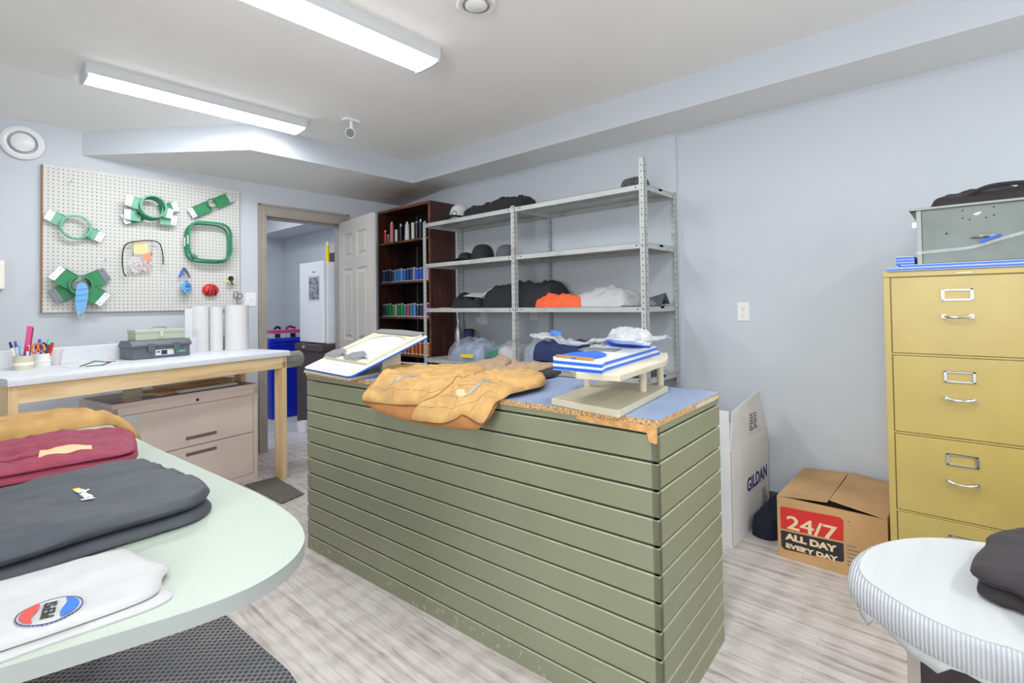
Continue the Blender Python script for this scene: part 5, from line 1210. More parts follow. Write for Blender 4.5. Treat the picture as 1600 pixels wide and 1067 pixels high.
def heap(name, pts, T, z, m, label, cat, seed, cr=.02, csc=12, R=.05, fold=.012, res=.010, group=None, edge=.3, extra=None, **k):
    mb = pad(pts, T, z=z, R=R, fold=fold, seed=seed, res=res, crumple=cr, csc=csc, edge=edge, extra=extra, **k)
    return build(name, mb, m, None, smooth=60, label=label, cat=cat, group=group)
def yx(px, X): return onx(px, 300, X)[1]
def rect(pxl, pxr, x0, x1, wob=.02, seed=0):
    yl, yr = yx(pxl, SX0), yx(pxr, SX0); random.seed(seed); r_ = lambda: random.uniform(-wob, wob)
    return [(x0 + .01, yr + r_()), (x0 + r_() * .2, (yl + yr) / 2 + r_()), (x0 + .01, yl + r_()), ((x0 + x1) / 2, yl + wob + r_()), (x1, yl + r_()), (x1 + r_() * .2, (yl + yr) / 2), (x1, yr + r_()), ((x0 + x1) / 2, yr - wob + r_())]
# black garments on top shelf: row of rolled ones
random.seed(5)
ys = np.linspace(yx(740, 2.97), yx(826, 2.97), 6)
names = ['leftmost', 'second from the left', 'third from the left', 'fourth from the left', 'rightmost']
for i in range(5):
    y0, y1 = ys[i] + .02, ys[i + 1] - .01
    O = [(2.87, y1), (2.865, (y0 + y1) / 2), (2.87, y0), (2.97, y0 + .01), (3.06, y0), (3.07, (y0 + y1) / 2), (3.06, y1), (2.97, y1 - .01)]
    heap('black_garment', O, [.075, .08, .088, .095, .085][i], SZ[0] + .0005, 'blackc', 'crumpled black garment on the top shelf, %s of the row' % names[i], 'garment', 50 + i, cr=.02, csc=14, group='black garments on the top shelf')
heap('mesh_garment', rect(966, 1000, 2.87, 2.97, .006, 2), .06, SZ[0] + .0005, 'meshc', 'black mesh cloth folded at the right end of the top shelf', 'garment', 61, cr=.006)
# third shelf
heap('black_garment', rect(700, 736, 2.87, 3.15, .02, 3), .055, SZ[2] + .0005, 'blackc', 'low black garment at the left of the third shelf', 'garment', 62, cr=.035)
heap('black_garment', [(3.07, 3.36), (3.05, 3.46), (3.15, 3.52), (3.25, 3.45), (3.24, 3.35)], .12, SZ[2] + .0005, 'blackc', 'small peaked black garment at the back left of the third shelf', 'garment', 63, cr=.02, R=.09, edge=.1)
heap('black_garment', rect(742, 846, 2.90, 3.22, .02, 4), .185, SZ[2] + .0005, 'blackc', 'tall heap of black garment behind the middle post on the third shelf', 'garment', 64, cr=.026, csc=9, R=.16, edge=.12, fold=.035, sc=7, res=.008)
def tilted_sheet(p0, u, v, m, name, label, cat):
    return build(name, MB().slab([p0, p0 + u, p0 + u + v, p0 + v], np.cross(u, v), .002), m, None, smooth=0, label=label, cat=cat)
z = SZ[2] + .098; a = onx(713, 468, 2.95)
tilted_sheet(np.array([2.93, yx(722, 2.93), z]), np.array([.02, -.19, -.012]), np.array([.14, .03, .03]), 'paper', 'white_card', 'white card lying on the black garments, left of the third shelf', 'card')
tilted_sheet(np.array([2.94, yx(752, 2.94), z + .01]), np.array([.03, -.12, .03]), np.array([.12, .02, .05]), 'paper', 'white_card', 'tilted white card leaning on the tall black heap', 'card')
heap('orange_shirt', rect(830, 896, 2.865, 3.02, .012, 6), .078, SZ[2] + .0005, 'orangec', 'folded orange shirt on the third shelf', 'shirt', 65, cr=.016, csc=11, R=.06, fold=.016, sc=12, extra=lambda x, y, d: .005 * math.sin(x * 90 + y * 20))
heap('white_shirt', [(q[0], q[1]) for q in rect(885, 962, 2.90, 3.18, .012, 7)], .115, SZ[2] + .0005, 'whitec', 'crumpled white shirt beside the orange one', 'shirt', 66, cr=.03, csc=9, R=.15, edge=.12, fold=.025)
heap('clear_bag', rect(968, 990, 2.88, 3.12, .006, 8), .04, SZ[2] + .0005, 'clear', 'empty clear plastic bag at the right of the third shelf', 'plastic bag', 67, cr=.02, csc=25)
# upturned visor brim at the right end
v0 = np.array([3.0, 1.50, SZ[2] + .002]); mb = MB(); n = 14; vs = []
for k in range(n + 1):
    s_ = k / n
    for j in range(5):
        t_ = j / 4; vs.append((2.87 + .40 * s_, 1.52 + .14 * t_, SZ[2] + .004 + .085 * math.exp(-((s_ - .85) / .11) ** 2) * (1 - .5 * t_) + .004 * t_))
mb.add(vs, [(k * 5 + j, k * 5 + j + 1, (k + 1) * 5 + j + 1, (k + 1) * 5 + j) for k in range(n) for j in range(4)])
o = build('grey_felt', mb, 'greyc', None, smooth=60, label='dark grey felt piece peaking at the right end of the third shelf', cat='felt'); s_ = o.modifiers.new('t', 'SOLIDIFY'); s_.thickness = .006
for k, (px, l) in enumerate(((690, 'thin white card at the left end of the third shelf'),)):
    y = yx(px, 2.88); build('white_card', MB().box(2.87, 2.95, y - .06, y + .04, SZ[2] + .0004, SZ[2] + .004), 'ivory', None, smooth=0, label=l, cat='card')
y = yx(682, 2.9); 
# second shelf paper
y = yx(775, 2.9); build('white_card', MB().box(2.86, 2.92, y - .10, y + .16, SZ[1] + .0004, SZ[1] + .003), 'ivory', None, smooth=0, label='thin cream card under the caps at the front of the second shelf', cat='card')
# fourth shelf
z = SZ[3] + .0005
def bagged(O, T, m, label, seed, insert=None, group='bagged garments'):
    c_ = np.mean(np.array(O), 0); t = thing('bagged_garment', (c_[0], c_[1], z), label, 'bagged garment', group)
    build('garment', pad([c_ + (np.array(q) - c_) * .90 for q in O], T * .85, z=z + .001, R=.13, fold=.02, sc=11, edge=.12, crumple=.012, csc=10, seed=seed, res=.010), m, t, smooth=60)
    build('bag', pad(O, T, z=z, R=.12, edge=.14, fold=.02, seed=seed + 1, res=.009, crumple=.028, csc=16), 'clear', t, smooth=60)
    return t
bg = bagged(rect(694, 746, 2.865, 3.12, .012, 9), .17, 'slate', 'bluish garment in a clear bag, leftmost on the lowest visible shelf', 71)
y = yx(722, 2.9); build('card_insert', MB().obox((2.868, yx(727, 2.87), z + .045), (.004, 0, 0), (0, .07, -.0), (.003, 0, .014)), 'yellowp', bg, smooth=0, label='yellow strip')
bg = bagged(rect(759, 795, 2.88, 3.12, .012, 10), .16, 'greycap', 'pale garment in a clear bag, beside the middle post', 73)
build('card_insert', MB().obox((2.875, yx(766, 2.87), z + .085), (.004, 0, .0), (0, .05, -.014), (.006, .004, .018)), 'hoop', bg, smooth=0, label='green strip')
bg = bagged(rect(810, 832, 2.865, 3.14, .012, 11), .21, 'slate', 'slate garment in a clear bag, right of the middle post', 75)
heap('red_cloth', rect(806, 830, 2.86, 2.93, .004, 12), .018, z, 'maroon', 'strip of red cloth beside the bagged garments on the lowest visible shelf', 'cloth', 77, cr=.003, R=.01)
# steel bottle and blue tumbler
y = yx(718, 3.15); c = np.array([3.12, onx(716, 520, 3.12)[1], SZ[3] + .0006])
t = thing('steel_bottle', tuple(c), 'slim steel bottle standing at the back left of the lowest visible shelf', 'bottle')
build('body', MB().lathe([(.001, 0), (.035, 0), (.037, .01), (.037, .20), (.032, .235), (.017, .28), (.015, .305), (.001, .305)], c, 24), 'steel', t); build('cap', MB().lathe([(.015, .305), (.017, .307), (.017, .335), (.001, .337)], c, 20), 'steel', t)
c = np.array([3.12, onx(732, 530, 3.12)[1] - .01, SZ[3] + .0006]); t = thing('tumbler', tuple(c), 'dark blue metal tumbler beside the steel bottle', 'tumbler')
build('body', MB().lathe([(.001, 0), (.038, 0), (.048, .225), (.045, .225), (.001, .223)], c, 28), 'navy', t); build('lid', MB().lathe([(.049, .225), (.049, .242), (.035, .25), (.001, .25)], c, 28), 'black', t)
# navy folded shirts right of the middle bay
yl, yr = yx(836, 2.9), yx(905, 2.9)
O = [(2.86, yr), (2.85, (yl + yr) / 2), (2.86, yl), (3.0, yl + .01), (3.14, yl), (3.15, (yl + yr) / 2), (3.14, yr), (3.0, yr)]
heap('folded_shirt', O, .06, z, 'blackb', 'dark folded shirt under the navy one on the lowest visible shelf', 'shirt', 81, cr=.004, R=.03)
heap('folded_shirt', [(q[0] * 1.0, q[1] + .01) for q in O], .135, z + .059, 'navy', 'navy folded shirt beside the boards on the lowest visible shelf', 'shirt', 82, cr=.016, R=.09, csc=9, edge=.3)
yl, yr = yx(908, 2.9), yx(948, 2.9)
O = [(2.86, yr), (2.85, (yl + yr) / 2), (2.86, yl), (3.0, yl + .01), (3.14, yl), (3.15, (yl + yr) / 2), (3.14, yr), (3.0, yr)]
heap('lace_cloth', O, .16, z, 'greycap', 'pale crumpled cloth right of the navy shirt', 'cloth', 83, cr=.03, csc=20)
yl, yr = yx(955, 2.9), yx(1003, 2.9)
heap('printed_bag', [(2.87, yr), (2.87, yl), (3.1, yl), (3.1, yr)], .05, z, 'meshc', 'patterned bag at the right end of the lowest visible shelf', 'bag', 84, cr=.01)

# ============================================================ THREAD BOOKCASE
BX0, BX1, BY0, BY1, BH = 3.0, XW - .034, 3.716, 4.574, 2.222
bc = thing('thread_bookcase', (BX0, BY0, 0), 'dark walnut bookcase of thread spools behind the open door', 'bookcase')
build('side_panel', MB().box(BX0, BX1, BY0, BY0 + .022, 0, BH), 'darkwood', bc, smooth=0); build('side_panel', MB().box(BX0, BX1, BY1 - .022, BY1, 0, BH), 'darkwood', bc, smooth=0)
build('top_panel', MB().box(BX0, BX1, BY0 + .022, BY1 - .022, BH - .022, BH), 'darkwood', bc, smooth=0); build('back_panel', MB().box(BX1 - .006, BX1, BY0 + .022, BY1 - .022, 0, BH - .022), 'darkback', bc, smooth=0)
build('face_edge', MB().box(BX0 - .003, BX0 - .0002, BY0, BY0 + .026, 0, BH).box(BX0 - .003, BX0 - .0002, BY0 + .026, BY1 - .02, BH - .024, BH), 'darkwood_edge', bc, smooth=0, label='worn lighter front edge')
BZs = [1.888, 1.486, 1.138, .775, .42, .08]
for z in BZs:
    build('shelf', MB().box(BX0 + .002, BX1 - .006, BY0 + .022, BY1 - .022, z - .02, z).box(BX0 - .001, BX0 + .0018, BY0 + .022, BY1 - .022, z - .02, z, 1), ['darkwood', 'darkwood_edge'], bc, smooth=0)
build('centre_rail', MB().box(BX1 - .012, BX1 - .006, 4.30, 4.315, .1, BH - .03), 'steel', bc, smooth=0)
SP = {}
def spool_mesh(rgb, r, h, cone, m2='white'):
    key = (rgb, r, h, cone)
    if key in SP: return SP[key]
    if not ('th%s' % (rgb,)) in M: M['th%s' % (rgb,)] = mat('thread_%d_%d_%d' % rgb, rgb, .35, var=.06, scale=(4, 4, 400))
    mm = M['th%s' % (rgb,)]
    mb = MB().lathe([(.001, 0), (r * 1.05, 0), (r * 1.05, .006), (r, .008)], n=16, m=1).lathe([(r, .008), (r * (.8 if cone else 1), h - .008)], n=16, m=0).lathe([(r * (.8 if cone else 1.0), h - .008), (r * (.62 if cone else 1.03), h - .006), (r * (.5 if cone else .5), h), (r * .3, h + (.02 if cone else .004)), (.001, h + (.02 if cone else .004))], n=16, m=1)
    me = bpy.data.meshes.new('thread_spool'); me.from_pydata(mb.v, [], mb.f); me.materials.append(mm); me.materials.append(M[m2])
    for p_, i in zip(me.polygons, mb.m): p_.material_index = i; p_.use_smooth = True
    me.set_sharp_from_angle(angle=math.radians(40)); SP[key] = me; return me
ORD = ['first', 'second', 'third', 'fourth', 'fifth', 'sixth', 'seventh', 'eighth', 'ninth', 'tenth', 'eleventh', 'twelfth', 'thirteenth', 'fourteenth', 'fifteenth', 'sixteenth', 'seventeenth', 'eighteenth']
def spool(y, x, z, rgb, cname, r, h, cone, row, k):
    o = bpy.data.objects.new('thread_spool', spool_mesh(rgb, r, h, cone)); C.objects.link(o); o.location = (x, y, z + .0006)
    o['label'] = '%s thread %s, %s from the left on the bookcase %s shelf' % (cname, 'cone' if cone else 'spool', ORD[k], row); o['category'] = 'thread spool'; o['group'] = 'thread spools on the %s bookcase shelf' % row
def yb(px): return onx(px, 400, 3.05)[1]
top = [(597, (186, 26, 40), 'deep red', .017, .13, 0), (602, (206, 28, 44), 'bright red', .018, .14, 0), (606.5, (40, 150, 84), 'green', .014, .09, 0), (612, (222, 128, 134), 'tall pink', .022, .20, 1), (619, (222, 226, 218), 'white', .015, .13, 0), (626, (22, 22, 28), 'black', .018, .16, 1), (636, (208, 204, 214), 'large lilac white', .026, .17, 1), (645, (224, 220, 206), 'cream', .016, .17, 0), (651, (40, 40, 60), 'dark navy', .016, .17, 0), (657, (18, 18, 22), 'black', .018, .17, 1), (664, (60, 60, 66), 'charcoal', .016, .16, 0)]
for k, (px, rgb, cn, r, h, cone) in enumerate(top): spool(yb(px), 3.055, BZs[0], rgb, cn, r, h, cone, 'top', k)
B2 = [((70, 150, 180), 'teal blue'), ((32, 74, 170), 'royal blue'), ((24, 30, 52), 'navy black'), ((28, 24, 30), 'black'), ((40, 60, 110), 'dark blue'), ((76, 148, 214), 'sky blue'), ((60, 130, 200), 'mid blue'), ((86, 160, 222), 'light blue'), ((50, 110, 190), 'denim blue'), ((22, 44, 140), 'deep blue'), ((20, 38, 120), 'dark royal blue'), ((150, 160, 190), 'pale lilac'), ((44, 96, 214), 'vivid blue'), ((36, 84, 206), 'cobalt blue'), ((60, 110, 200), 'cornflower blue'), ((190, 190, 200), 'silver grey')]
B3 = [((40, 128, 140), 'teal'), ((24, 60, 70), 'dark teal'), ((30, 120, 90), 'sea green'), ((40, 150, 70), 'green'), ((46, 164, 80), 'bright green'), ((190, 190, 200), 'silver'), ((36, 140, 60), 'leaf green'), ((50, 160, 76), 'grass green'), ((60, 130, 170), 'steel blue'), ((184, 78, 52), 'rust'), ((60, 120, 180), 'blue'), ((90, 150, 210), 'light blue'), ((50, 66, 110), 'slate blue'), ((34, 40, 70), 'navy'), ((140, 60, 170), 'purple'), ((110, 40, 150), 'dark purple')]
B4 = [((200, 60, 40), 'red orange'), ((222, 90, 40), 'orange'), ((236, 108, 44), 'bright orange'), ((214, 92, 40), 'burnt orange'), ((230, 140, 60), 'amber'), ((190, 110, 60), 'copper'), ((232, 120, 50), 'orange gold'), ((206, 84, 52), 'brick'), ((222, 130, 70), 'apricot')]
for row, lst, z, pa, pb, rr_ in (('second', B2, BZs[1], 597, 669, .0185), ('third', B3, BZs[2], 597, 669, .0185)):
    for k, (rgb, cn) in enumerate(lst):
        y = yb(pa) + (yb(pb) - yb(pa)) * k / (len(lst) - 1); spool(y, 3.04, z, rgb, cn, rr_ + .001 * (k % 2), .118 + .004 * ((k * 5) % 4), 0, row, k)
for k, (rgb, cn) in enumerate(B4):
    y = yb(622) + (yb(669) - yb(622)) * k / (len(B4) - 1); spool(y, 3.04, BZs[3], rgb, cn, .017, .12, 0, 'fourth', k)

# ============================================================ HALL THINGS
fz0 = .875; HZ = 1.705
cb = thing('brown_cabinet', (2.45, 4.72, 0), 'dark brown plastic cabinet under the white fridge beyond the door', 'cabinet')
build('body', MB().box(2.47, 2.915, 4.75, 5.29, .001, fz0 - .01), 'brownbox', cb, bevel=.006, smooth=0); build('lid', MB().box(2.45, 2.918, 4.735, 5.30, fz0 - .07, fz0 - .001), 'brownbox', cb, bevel=.01, smooth=0)
text('lettering', 'EVP', .035, (2.4485, 5.12, fz0 - .045), (0, -1, 0), (0, 0, 1), 'paper', cb, bold=.001)
fr = thing('fridge', (2.5, 4.75, fz0), 'white upright fridge with a grey poster, standing on the brown cabinet beyond the door', 'fridge')
build('body', MB().box(2.54, 2.915, 4.78, 5.27, fz0, HZ - .005), 'whitem', fr, bevel=.01, smooth=0); build('door', MB().box(2.495, 2.535, 4.78, 5.27, fz0 + .01, HZ), 'whitem', fr, bevel=.008, smooth=0)
a = onx(482, 431, 2.495); b = onx(500, 471, 2.495)
build('poster', MB().box(2.4935, 2.4948, b[1], a[1], b[2], a[2]).box(2.4930, 2.4935, b[1] + .015, a[1] - .015, b[2] + .02, a[2] - .02, 1), ['paper', 'poster'], fr, smooth=0, label='white poster with a grey print')
q = onx(490, 425, 2.495); build('badge', MB().box(2.4932, 2.4950, q[1] - .03, q[1] + .03, q[2] - .006, q[2] + .006), 'steel', fr, smooth=0)
p = onx(509, 405, 2.58); t = thing('spray_can', (2.58, p[1], HZ), 'yellow tall can with a white cap standing on the fridge', 'can')
build('body', MB().lathe([(.001, 0), (.017, 0), (.018, .006), (.018, .165), (.015, .172), (.001, .172)], (2.60, p[1], HZ + .0002), 20), 'yellowp', t); build('cap', MB().lathe([(.015, .172), (.014, .195), (.008, .2), (.008, .215), (.001, .215)], (2.60, p[1], HZ), 20), 'white', t)
build('cardboard_box', MB().box(2.72, 2.90, 4.82, 5.10, HZ + .0006, HZ + .11), 'brownbox', None, bevel=.002, smooth=0, label='dark brown box at the back of the fridge top', cat='box')
def bin_(x0, x1, y0, y1, h, label):
    t = thing('recycling_bin', ((x0 + x1) / 2, (y0 + y1) / 2, 0), label, 'bin'); k = .03; mb = MB()
    vs = [(x0 + k, y0 + k, .001), (x1 - k, y0 + k, .001), (x1 - k, y1 - k, .001), (x0 + k, y1 - k, .001), (x0, y0, h), (x1, y0, h), (x1, y1, h), (x0, y1, h)]
    mb.add(vs, [(0, 1, 2, 3), (0, 1, 5, 4), (1, 2, 6, 5), (2, 3, 7, 6), (3, 0, 4, 7)]); build('body', mb, 'bluebin', t, bevel=.012, smooth=0)
    build('rim', MB().box(x0 - .012, x1 + .012, y0 - .012, y1 + .012, h, h + .025), 'bluebin', t, bevel=.006, smooth=0); build('lid', MB().box(x0 - .006, x1 + .006, y0 - .006, y1 + .006, h + .024, h + .085), 'bluebin', t, bevel=.012, smooth=0)
    build('handle', MB().tube([(x0 + .06, y0 - .01, h + .06), (x0 + .06, y0 - .035, h + .06), (x1 - .06, y0 - .035, h + .06), (x1 - .06, y0 - .01, h + .06)], .008, 8), 'bluebin', t)
    return t
bin_(2.40, 2.80, 5.78, 6.16, .815, 'royal blue recycling bin beyond the door')
for k, (x0, x1, l) in enumerate(((2.43, 2.60, 'left'), (2.605, 2.77, 'right'))):
    t = thing('gift_box', ((x0 + x1) / 2, 5.9, .902), 'pink and white box of black items, %s one on the blue bin lid' % l, 'box', 'pink boxes on the bin')
    build('tray', MB().box(x0, x1, 5.82, 5.98, .901, .955), 'paper', t, bevel=.003, smooth=0); build('band', MB().box(x0 - .001, x1 + .001, 5.818, 5.982, .955, .990), 'pink', t, bevel=.003, smooth=0)
    build('panel', MB().box(x0 + .04, x0 + .10, 5.8175, 5.8195, .905, .95), 'black', t, smooth=0)
for k, (x, dx) in enumerate(((2.53, .04), (2.68, .06))):
    build('black_glove', MB().tube(catmull([(x - dx, 5.88, 1.001), (x - dx * .3, 5.88, 1.025), (x + dx * .3, 5.9, 1.02), (x + dx, 5.9, 1.005)], 5, False), .014, 8), 'maroon' if k else 'black', None, label=['black curled item on the left pink box', 'dark red curled item on the right pink box'][k], cat='item')
build('white_pot', MB().lathe([(.001, 0), (.05, 0), (.06, .10), (.055, .10), (.05, .01), (.001, .01)], (2.40, 5.02, .0005), 20), 'white', None, label='small white pot on the hall floor beside the brown cabinet', cat='pot')

# ============================================================ YELLOW FILING CABINET
YX, YY1, YY0, YH = 2.60, .275, -.185, 1.36
yc = thing('filing_cabinet', (YX, YY1, 0), 'tall mustard yellow four drawer filing cabinet at the right wall', 'filing cabinet')
mb = MB().box(YX + .012, 3.30, YY0, YY1, .0, YH - .024); mb.box(YX, YX + .012, YY1 - .022, YY1, 0, YH - .024).box(YX, YX + .012, YY0, YY0 + .022, 0, YH - .024).box(YX, YX + .012, YY0 + .022, YY1 - .022, 0, .072)
for z in (.3925, .7075, 1.0255): mb.box(YX + .001, YX + .012, YY0 + .022, YY1 - .022, z - .006, z + .001)
build('body', mb, 'yellow', yc, bevel=.001, smooth=0); build('top', MB().box(YX - .004, 3.30, YY0 - .002, YY1 + .002, YH - .024, YH), 'yellow', yc, bevel=.003, smooth=0)
for z0, z1 in ((.078, .385), (.396, .699), (.711, 1.017), (1.029, 1.333)):
    dr = build('drawer', MB().box(YX - .001, YX + .02, YY0 + .026, YY1 - .026, z0, z1), 'yellow', yc, bevel=.002, smooth=0)
    yc_ = .045; zl = z1 - .072
    mb = MB(); w2, h2 = .046, .021
    x_ = YX - .001
    for a0, a1, b0, b1 in ((-w2, w2, h2 - .005, h2), (-w2, w2, -h2, -h2 + .005), (-w2, -w2 + .009, -h2, h2), (w2 - .009, w2, -h2, h2)): mb.box(x_ - .005, x_, yc_ + a0, yc_ + a1, zl + b0, zl + b1)
    build('label_holder', mb, 'chrome', dr, bevel=.001, smooth=0)
    zh = z1 - .155; hw = .040
    mb = MB().tube(catmull([(x_ - .014, yc_ - hw, zh + .001), (x_ - .024, yc_ - hw * .5, zh - .003), (x_ - .027, yc_, zh - .004), (x_ - .024, yc_ + hw * .5, zh - .003), (x_ - .014, yc_ + hw, zh + .001)], 5, False), .0045, 8)
    for s_ in (-1, 1): mb.box(x_ - .016, x_, yc_ + s_ * hw - .006, yc_ + s_ * hw + .006, zh - .006, zh + .007)
    build('handle', mb, 'chrome', dr)
build('scratch', MB().box(YX - .0048, YX - .004, .0, .045, YH - .018, YH - .012), 'ivory', yc, smooth=0, label='scraped paint mark')
# blue boards under the green box
zc = YH + .0006
ya, yb_ = .262, -.30
for k, (a, b, c_, d_) in enumerate(((.262, YX - .012, 3.0, .008), (.215, YX - .008, 3.02, .008))):
    o = MB(); z0 = zc + k * .0125; o.box(b, c_, YY0 + .02, a, z0, z0 + .0012, 0).box(b, c_, YY0 + .02, a, z0 + .0012, z0 + .0095, 1).box(b, c_, YY0 + .02, a, z0 + .0095, z0 + .011, 0)
    build('layered_board', o, ['whiteboard', 'blue'], None, smooth=0, label=['lower long white board with a blue edge on top of the yellow cabinet', 'second long blue edged board, under the grey green metal box'][k], cat='board', group='boards on the yellow cabinet')
for k in range(3):
    o = MB(); z0 = zc + .0255 + k * .0115; o.box(YX + .02, YX + .30, .172, .232, z0, z0 + .0092, 1).box(YX + .02, YX + .30, .172, .232, z0 + .0092, z0 + .0108, 0)
    build('small_board', o, ['whiteboard', 'blue'], None, smooth=0, label='short blue edged board left of the grey green box, %s of three' % ['lowest', 'middle', 'top'][k], cat='board', group='short boards beside the grey green box')
# grey green metal box
gz = zc + .0252; GY1, GY0, GX0, GX1, GH = .163, -.33, 2.62, 3.10, .225
gb = thing('metal_box', (GX0, GY1, gz), 'grey green steel drawer box on top of the yellow cabinet', 'metal box')
mb = MB().box(GX0 + .012, GX1, GY0, GY1, gz, gz + GH - .01); mb.box(GX0, GX0 + .012, GY1 - .016, GY1, gz, gz + GH - .01)
build('body', mb, 'gbox_lt', gb, bevel=.001, smooth=0); build('drawer_front', MB().box(GX0 + .003, GX0 + .0125, GY0 + .016, GY1 - .018, gz + .002, gz + GH - .014), 'gboxgreen', gb, bevel=.001, smooth=0); build('top', MB().box(GX0 - .006, GX1, GY0, GY1 + .022, gz + GH - .010, gz + GH), 'gbox_lt', gb, bevel=.002, smooth=0)
a = onx(1540, 370, GX0); build('handle', MB().tube([(GX0 + .002, a[1] + .045, a[2]), (GX0 - .008, a[1] + .03, a[2] + .002), (GX0 - .014, a[1], a[2] + .003), (GX0 - .008, a[1] - .03, a[2] + .002), (GX0 + .002, a[1] - .045, a[2])], [.001, .005, .007, .005, .001], 8), 'chrome', gb)
build('latch', MB().box(GX0 + .02, GX0 + .05, GY1, GY1 + .014, gz + GH - .075, gz + GH - .055).box(GX0 + .0, GX0 + .03, GY1, GY1 + .02, gz + GH - .010, gz + GH - .003), 'chrome', gb, smooth=0)
mb = MB()
for px, py in ((1504, 329), (1504, 341), (1515, 343), (1541, 340), (1553, 323), (1553, 336), (1479, 365)):
    q = onx(px, py, GX0 + .003); mb.cyl((GX0 + .0031, q[1], q[2]), (GX0 + .0024, q[1], q[2]), .0028 if px != 1479 else .004, n=8)
build('screw_hole', mb, 'hole', gb, smooth=0)
q = onx(1527, 333, GX0); build('scrape', MB().slab([(GX0 + .0026, q[1] + a_, q[2] + b__) for a_, b__ in ((.013, -.004), (.004, .003), (-.012, .006), (-.009, -.002), (.0, -.007))], (1, 0, 0), .0004), 'ivory', gb, smooth=0, label='pale scrape where a plate was')
heap('black_apron', [(2.64, .11), (2.62, .06), (2.63, -.05), (2.62, -.2), (2.64, -.32), (2.9, -.32), (2.95, -.1), (2.92, .05), (2.8, .12)], .055, gz + GH + .0005, 'blackb', 'black cloth with straps heaped on the grey green box', 'cloth', 91, cr=.016, csc=9, R=.12, edge=.15)
t = build('black_strap', MB().tube(catmull([(2.64, .0, gz + GH + .035), (2.63, -.05, gz + GH + .055), (2.63, -.12, gz + GH + .058), (2.66, -.22, gz + GH + .052)], 5, False), .008, 8), 'blackb', None, label='black strap looping over the front of the black cloth', cat='strap')
# clear ruler with blue tab before the box
p0, p1_, p2_ = onx(1431, 396, 2.60), onx(1515, 387, 2.58), onx(1600, 363, 2.55)
mb = MB(); vs = []
for a_ in catmull([p0, (p0 + p1_) / 2, p1_, (p1_ + p2_) / 2, p2_], 5, False): vs += [a_ + [0, 0, .006], a_ - [0, 0, .006]]
mb.add(vs, [(2 * i, 2 * i + 1, 2 * i + 3, 2 * i + 2) for i in range(len(vs) // 2 - 1)])
o = build('clear_strip', mb, 'clearthin', None, smooth=60, label='bent clear plastic strip in front of the grey green box', cat='plastic strip'); s_ = o.modifiers.new('t', 'SOLIDIFY'); s_.thickness = .002
a, b = onx(1531, 378, 2.572), onx(1564, 366, 2.562); build('blue_tab', MB().obox((a + b) / 2 + [-.003, 0, 0], (.0015, 0, 0), (b - a) / 2, (0, 0, .005)), 'blue', None, smooth=0, label='blue tab on the clear strip', cat='tab')

# ============================================================ BOXES AT THE WALL
wb = thing('shipping_box', (2.665, .93, 0), 'tall white carton with navy lettering and raised flaps, between the counter and the wall', 'box')
wx0, wx1, wy0, wy1, wh = 2.665, 3.29, .93, 1.25, .487; tk = .005
mb = MB().box(wx0, wx1, wy0, wy0 + tk, .001, wh).box(wx0, wx1, wy1 - tk, wy1, .001, wh).box(wx0, wx0 + tk, wy0 + tk, wy1 - tk, .001, wh).box(wx1 - tk, wx1, wy0 + tk, wy1 - tk, .001, wh).box(wx0 + tk, wx1 - tk, wy0 + tk, wy1 - tk, .001, .006)
build('body', mb, 'wcard', wb, smooth=0)
build('flap', MB().slab([(wx0, wy0 + .001, wh), (wx1, wy0 + .001, wh), (wx1 - .10, wy0 + .015, wh + .235), (wx0 + .01, wy0 - .012, wh + .20)], (0, 1, 0), .004), 'wcard', wb, smooth=0)
build('flap', MB().slab([(wx0 + .001, wy0 + .004, wh), (wx0 + .001, wy1, wh), (wx0 + .004, wy1, wh + .205), (wx0 + .004, wy0 + .008, wh + .200)], (1, 0, 0), .004), 'wcard', wb, smooth=0)
build('flap', MB().slab([(wx0, wy1 - .001, wh), (wx1, wy1 - .001, wh), (wx1 - .02, wy1 + .05, wh + .2), (wx0, wy1 + .05, wh + .2)], (0, -1, 0), .004), 'wcard', wb, smooth=0)
mb = MB().box(wx0 - .0006, wx0 + .004, wy0 - .0006, wy0 + .0006, .01, wh)
build('worn_edge', mb, 'cardedge', wb, smooth=0, label='worn brown corner edge')
text('lettering', 'GILDAN', .098, (2.90, wy0 - .0008, .215), (1, 0, 0), (0, 0, 1), 'ink_navy', wb, bold=.003)
mb = MB(); random.seed(2)
for r_ in range(12): mb.box(2.95 + (r_ % 2) * .07, 2.95 + (r_ % 2) * .07 + random.uniform(.03, .055), wy0 - .0085, wy0 - .0078, wh + .05 + (r_ // 2) * .016, wh + .058 + (r_ // 2) * .016)
for r_ in range(10): mb.box(3.16, 3.16 + random.uniform(.05, .10), wy0 - .0009, wy0 - .0001, .05 + r_ * .012, .056 + r_ * .012)
build('print', mb, 'ink_grey', wb, smooth=0, label='grey printed blocks')
heap('navy_cloth', [(2.95, .77), (2.87, .82), (2.90, .91), (3.05, .915), (3.25, .91), (3.28, .83), (3.15, .775)], .12, .0005, 'navydk', 'dark navy cloth crumpled on the floor between the two cartons', 'cloth', 95, cr=.03, csc=14, R=.06)
bx0, bx1, by0, by1, bh = 2.735, 3.27, .298, .738, .292
bb_ = thing('cardboard_box', (bx0, by1, 0), 'brown cardboard box with a red and black printed panel beside the yellow cabinet', 'box')
mb = MB().box(bx0, bx0 + tk, by0, by1, .001, bh).box(bx1 - tk, bx1, by0, by1, .001, bh).box(bx0 + tk, bx1 - tk, by0, by0 + tk, .001, bh).box(bx0 + tk, bx1 - tk, by1 - tk, by1, .001, bh).box(bx0 + tk, bx1 - tk, by0 + tk, by1 - tk, .001, .006)
build('body', mb, 'card', bb_, smooth=0)
ym = (by0 + by1) / 2 + .0
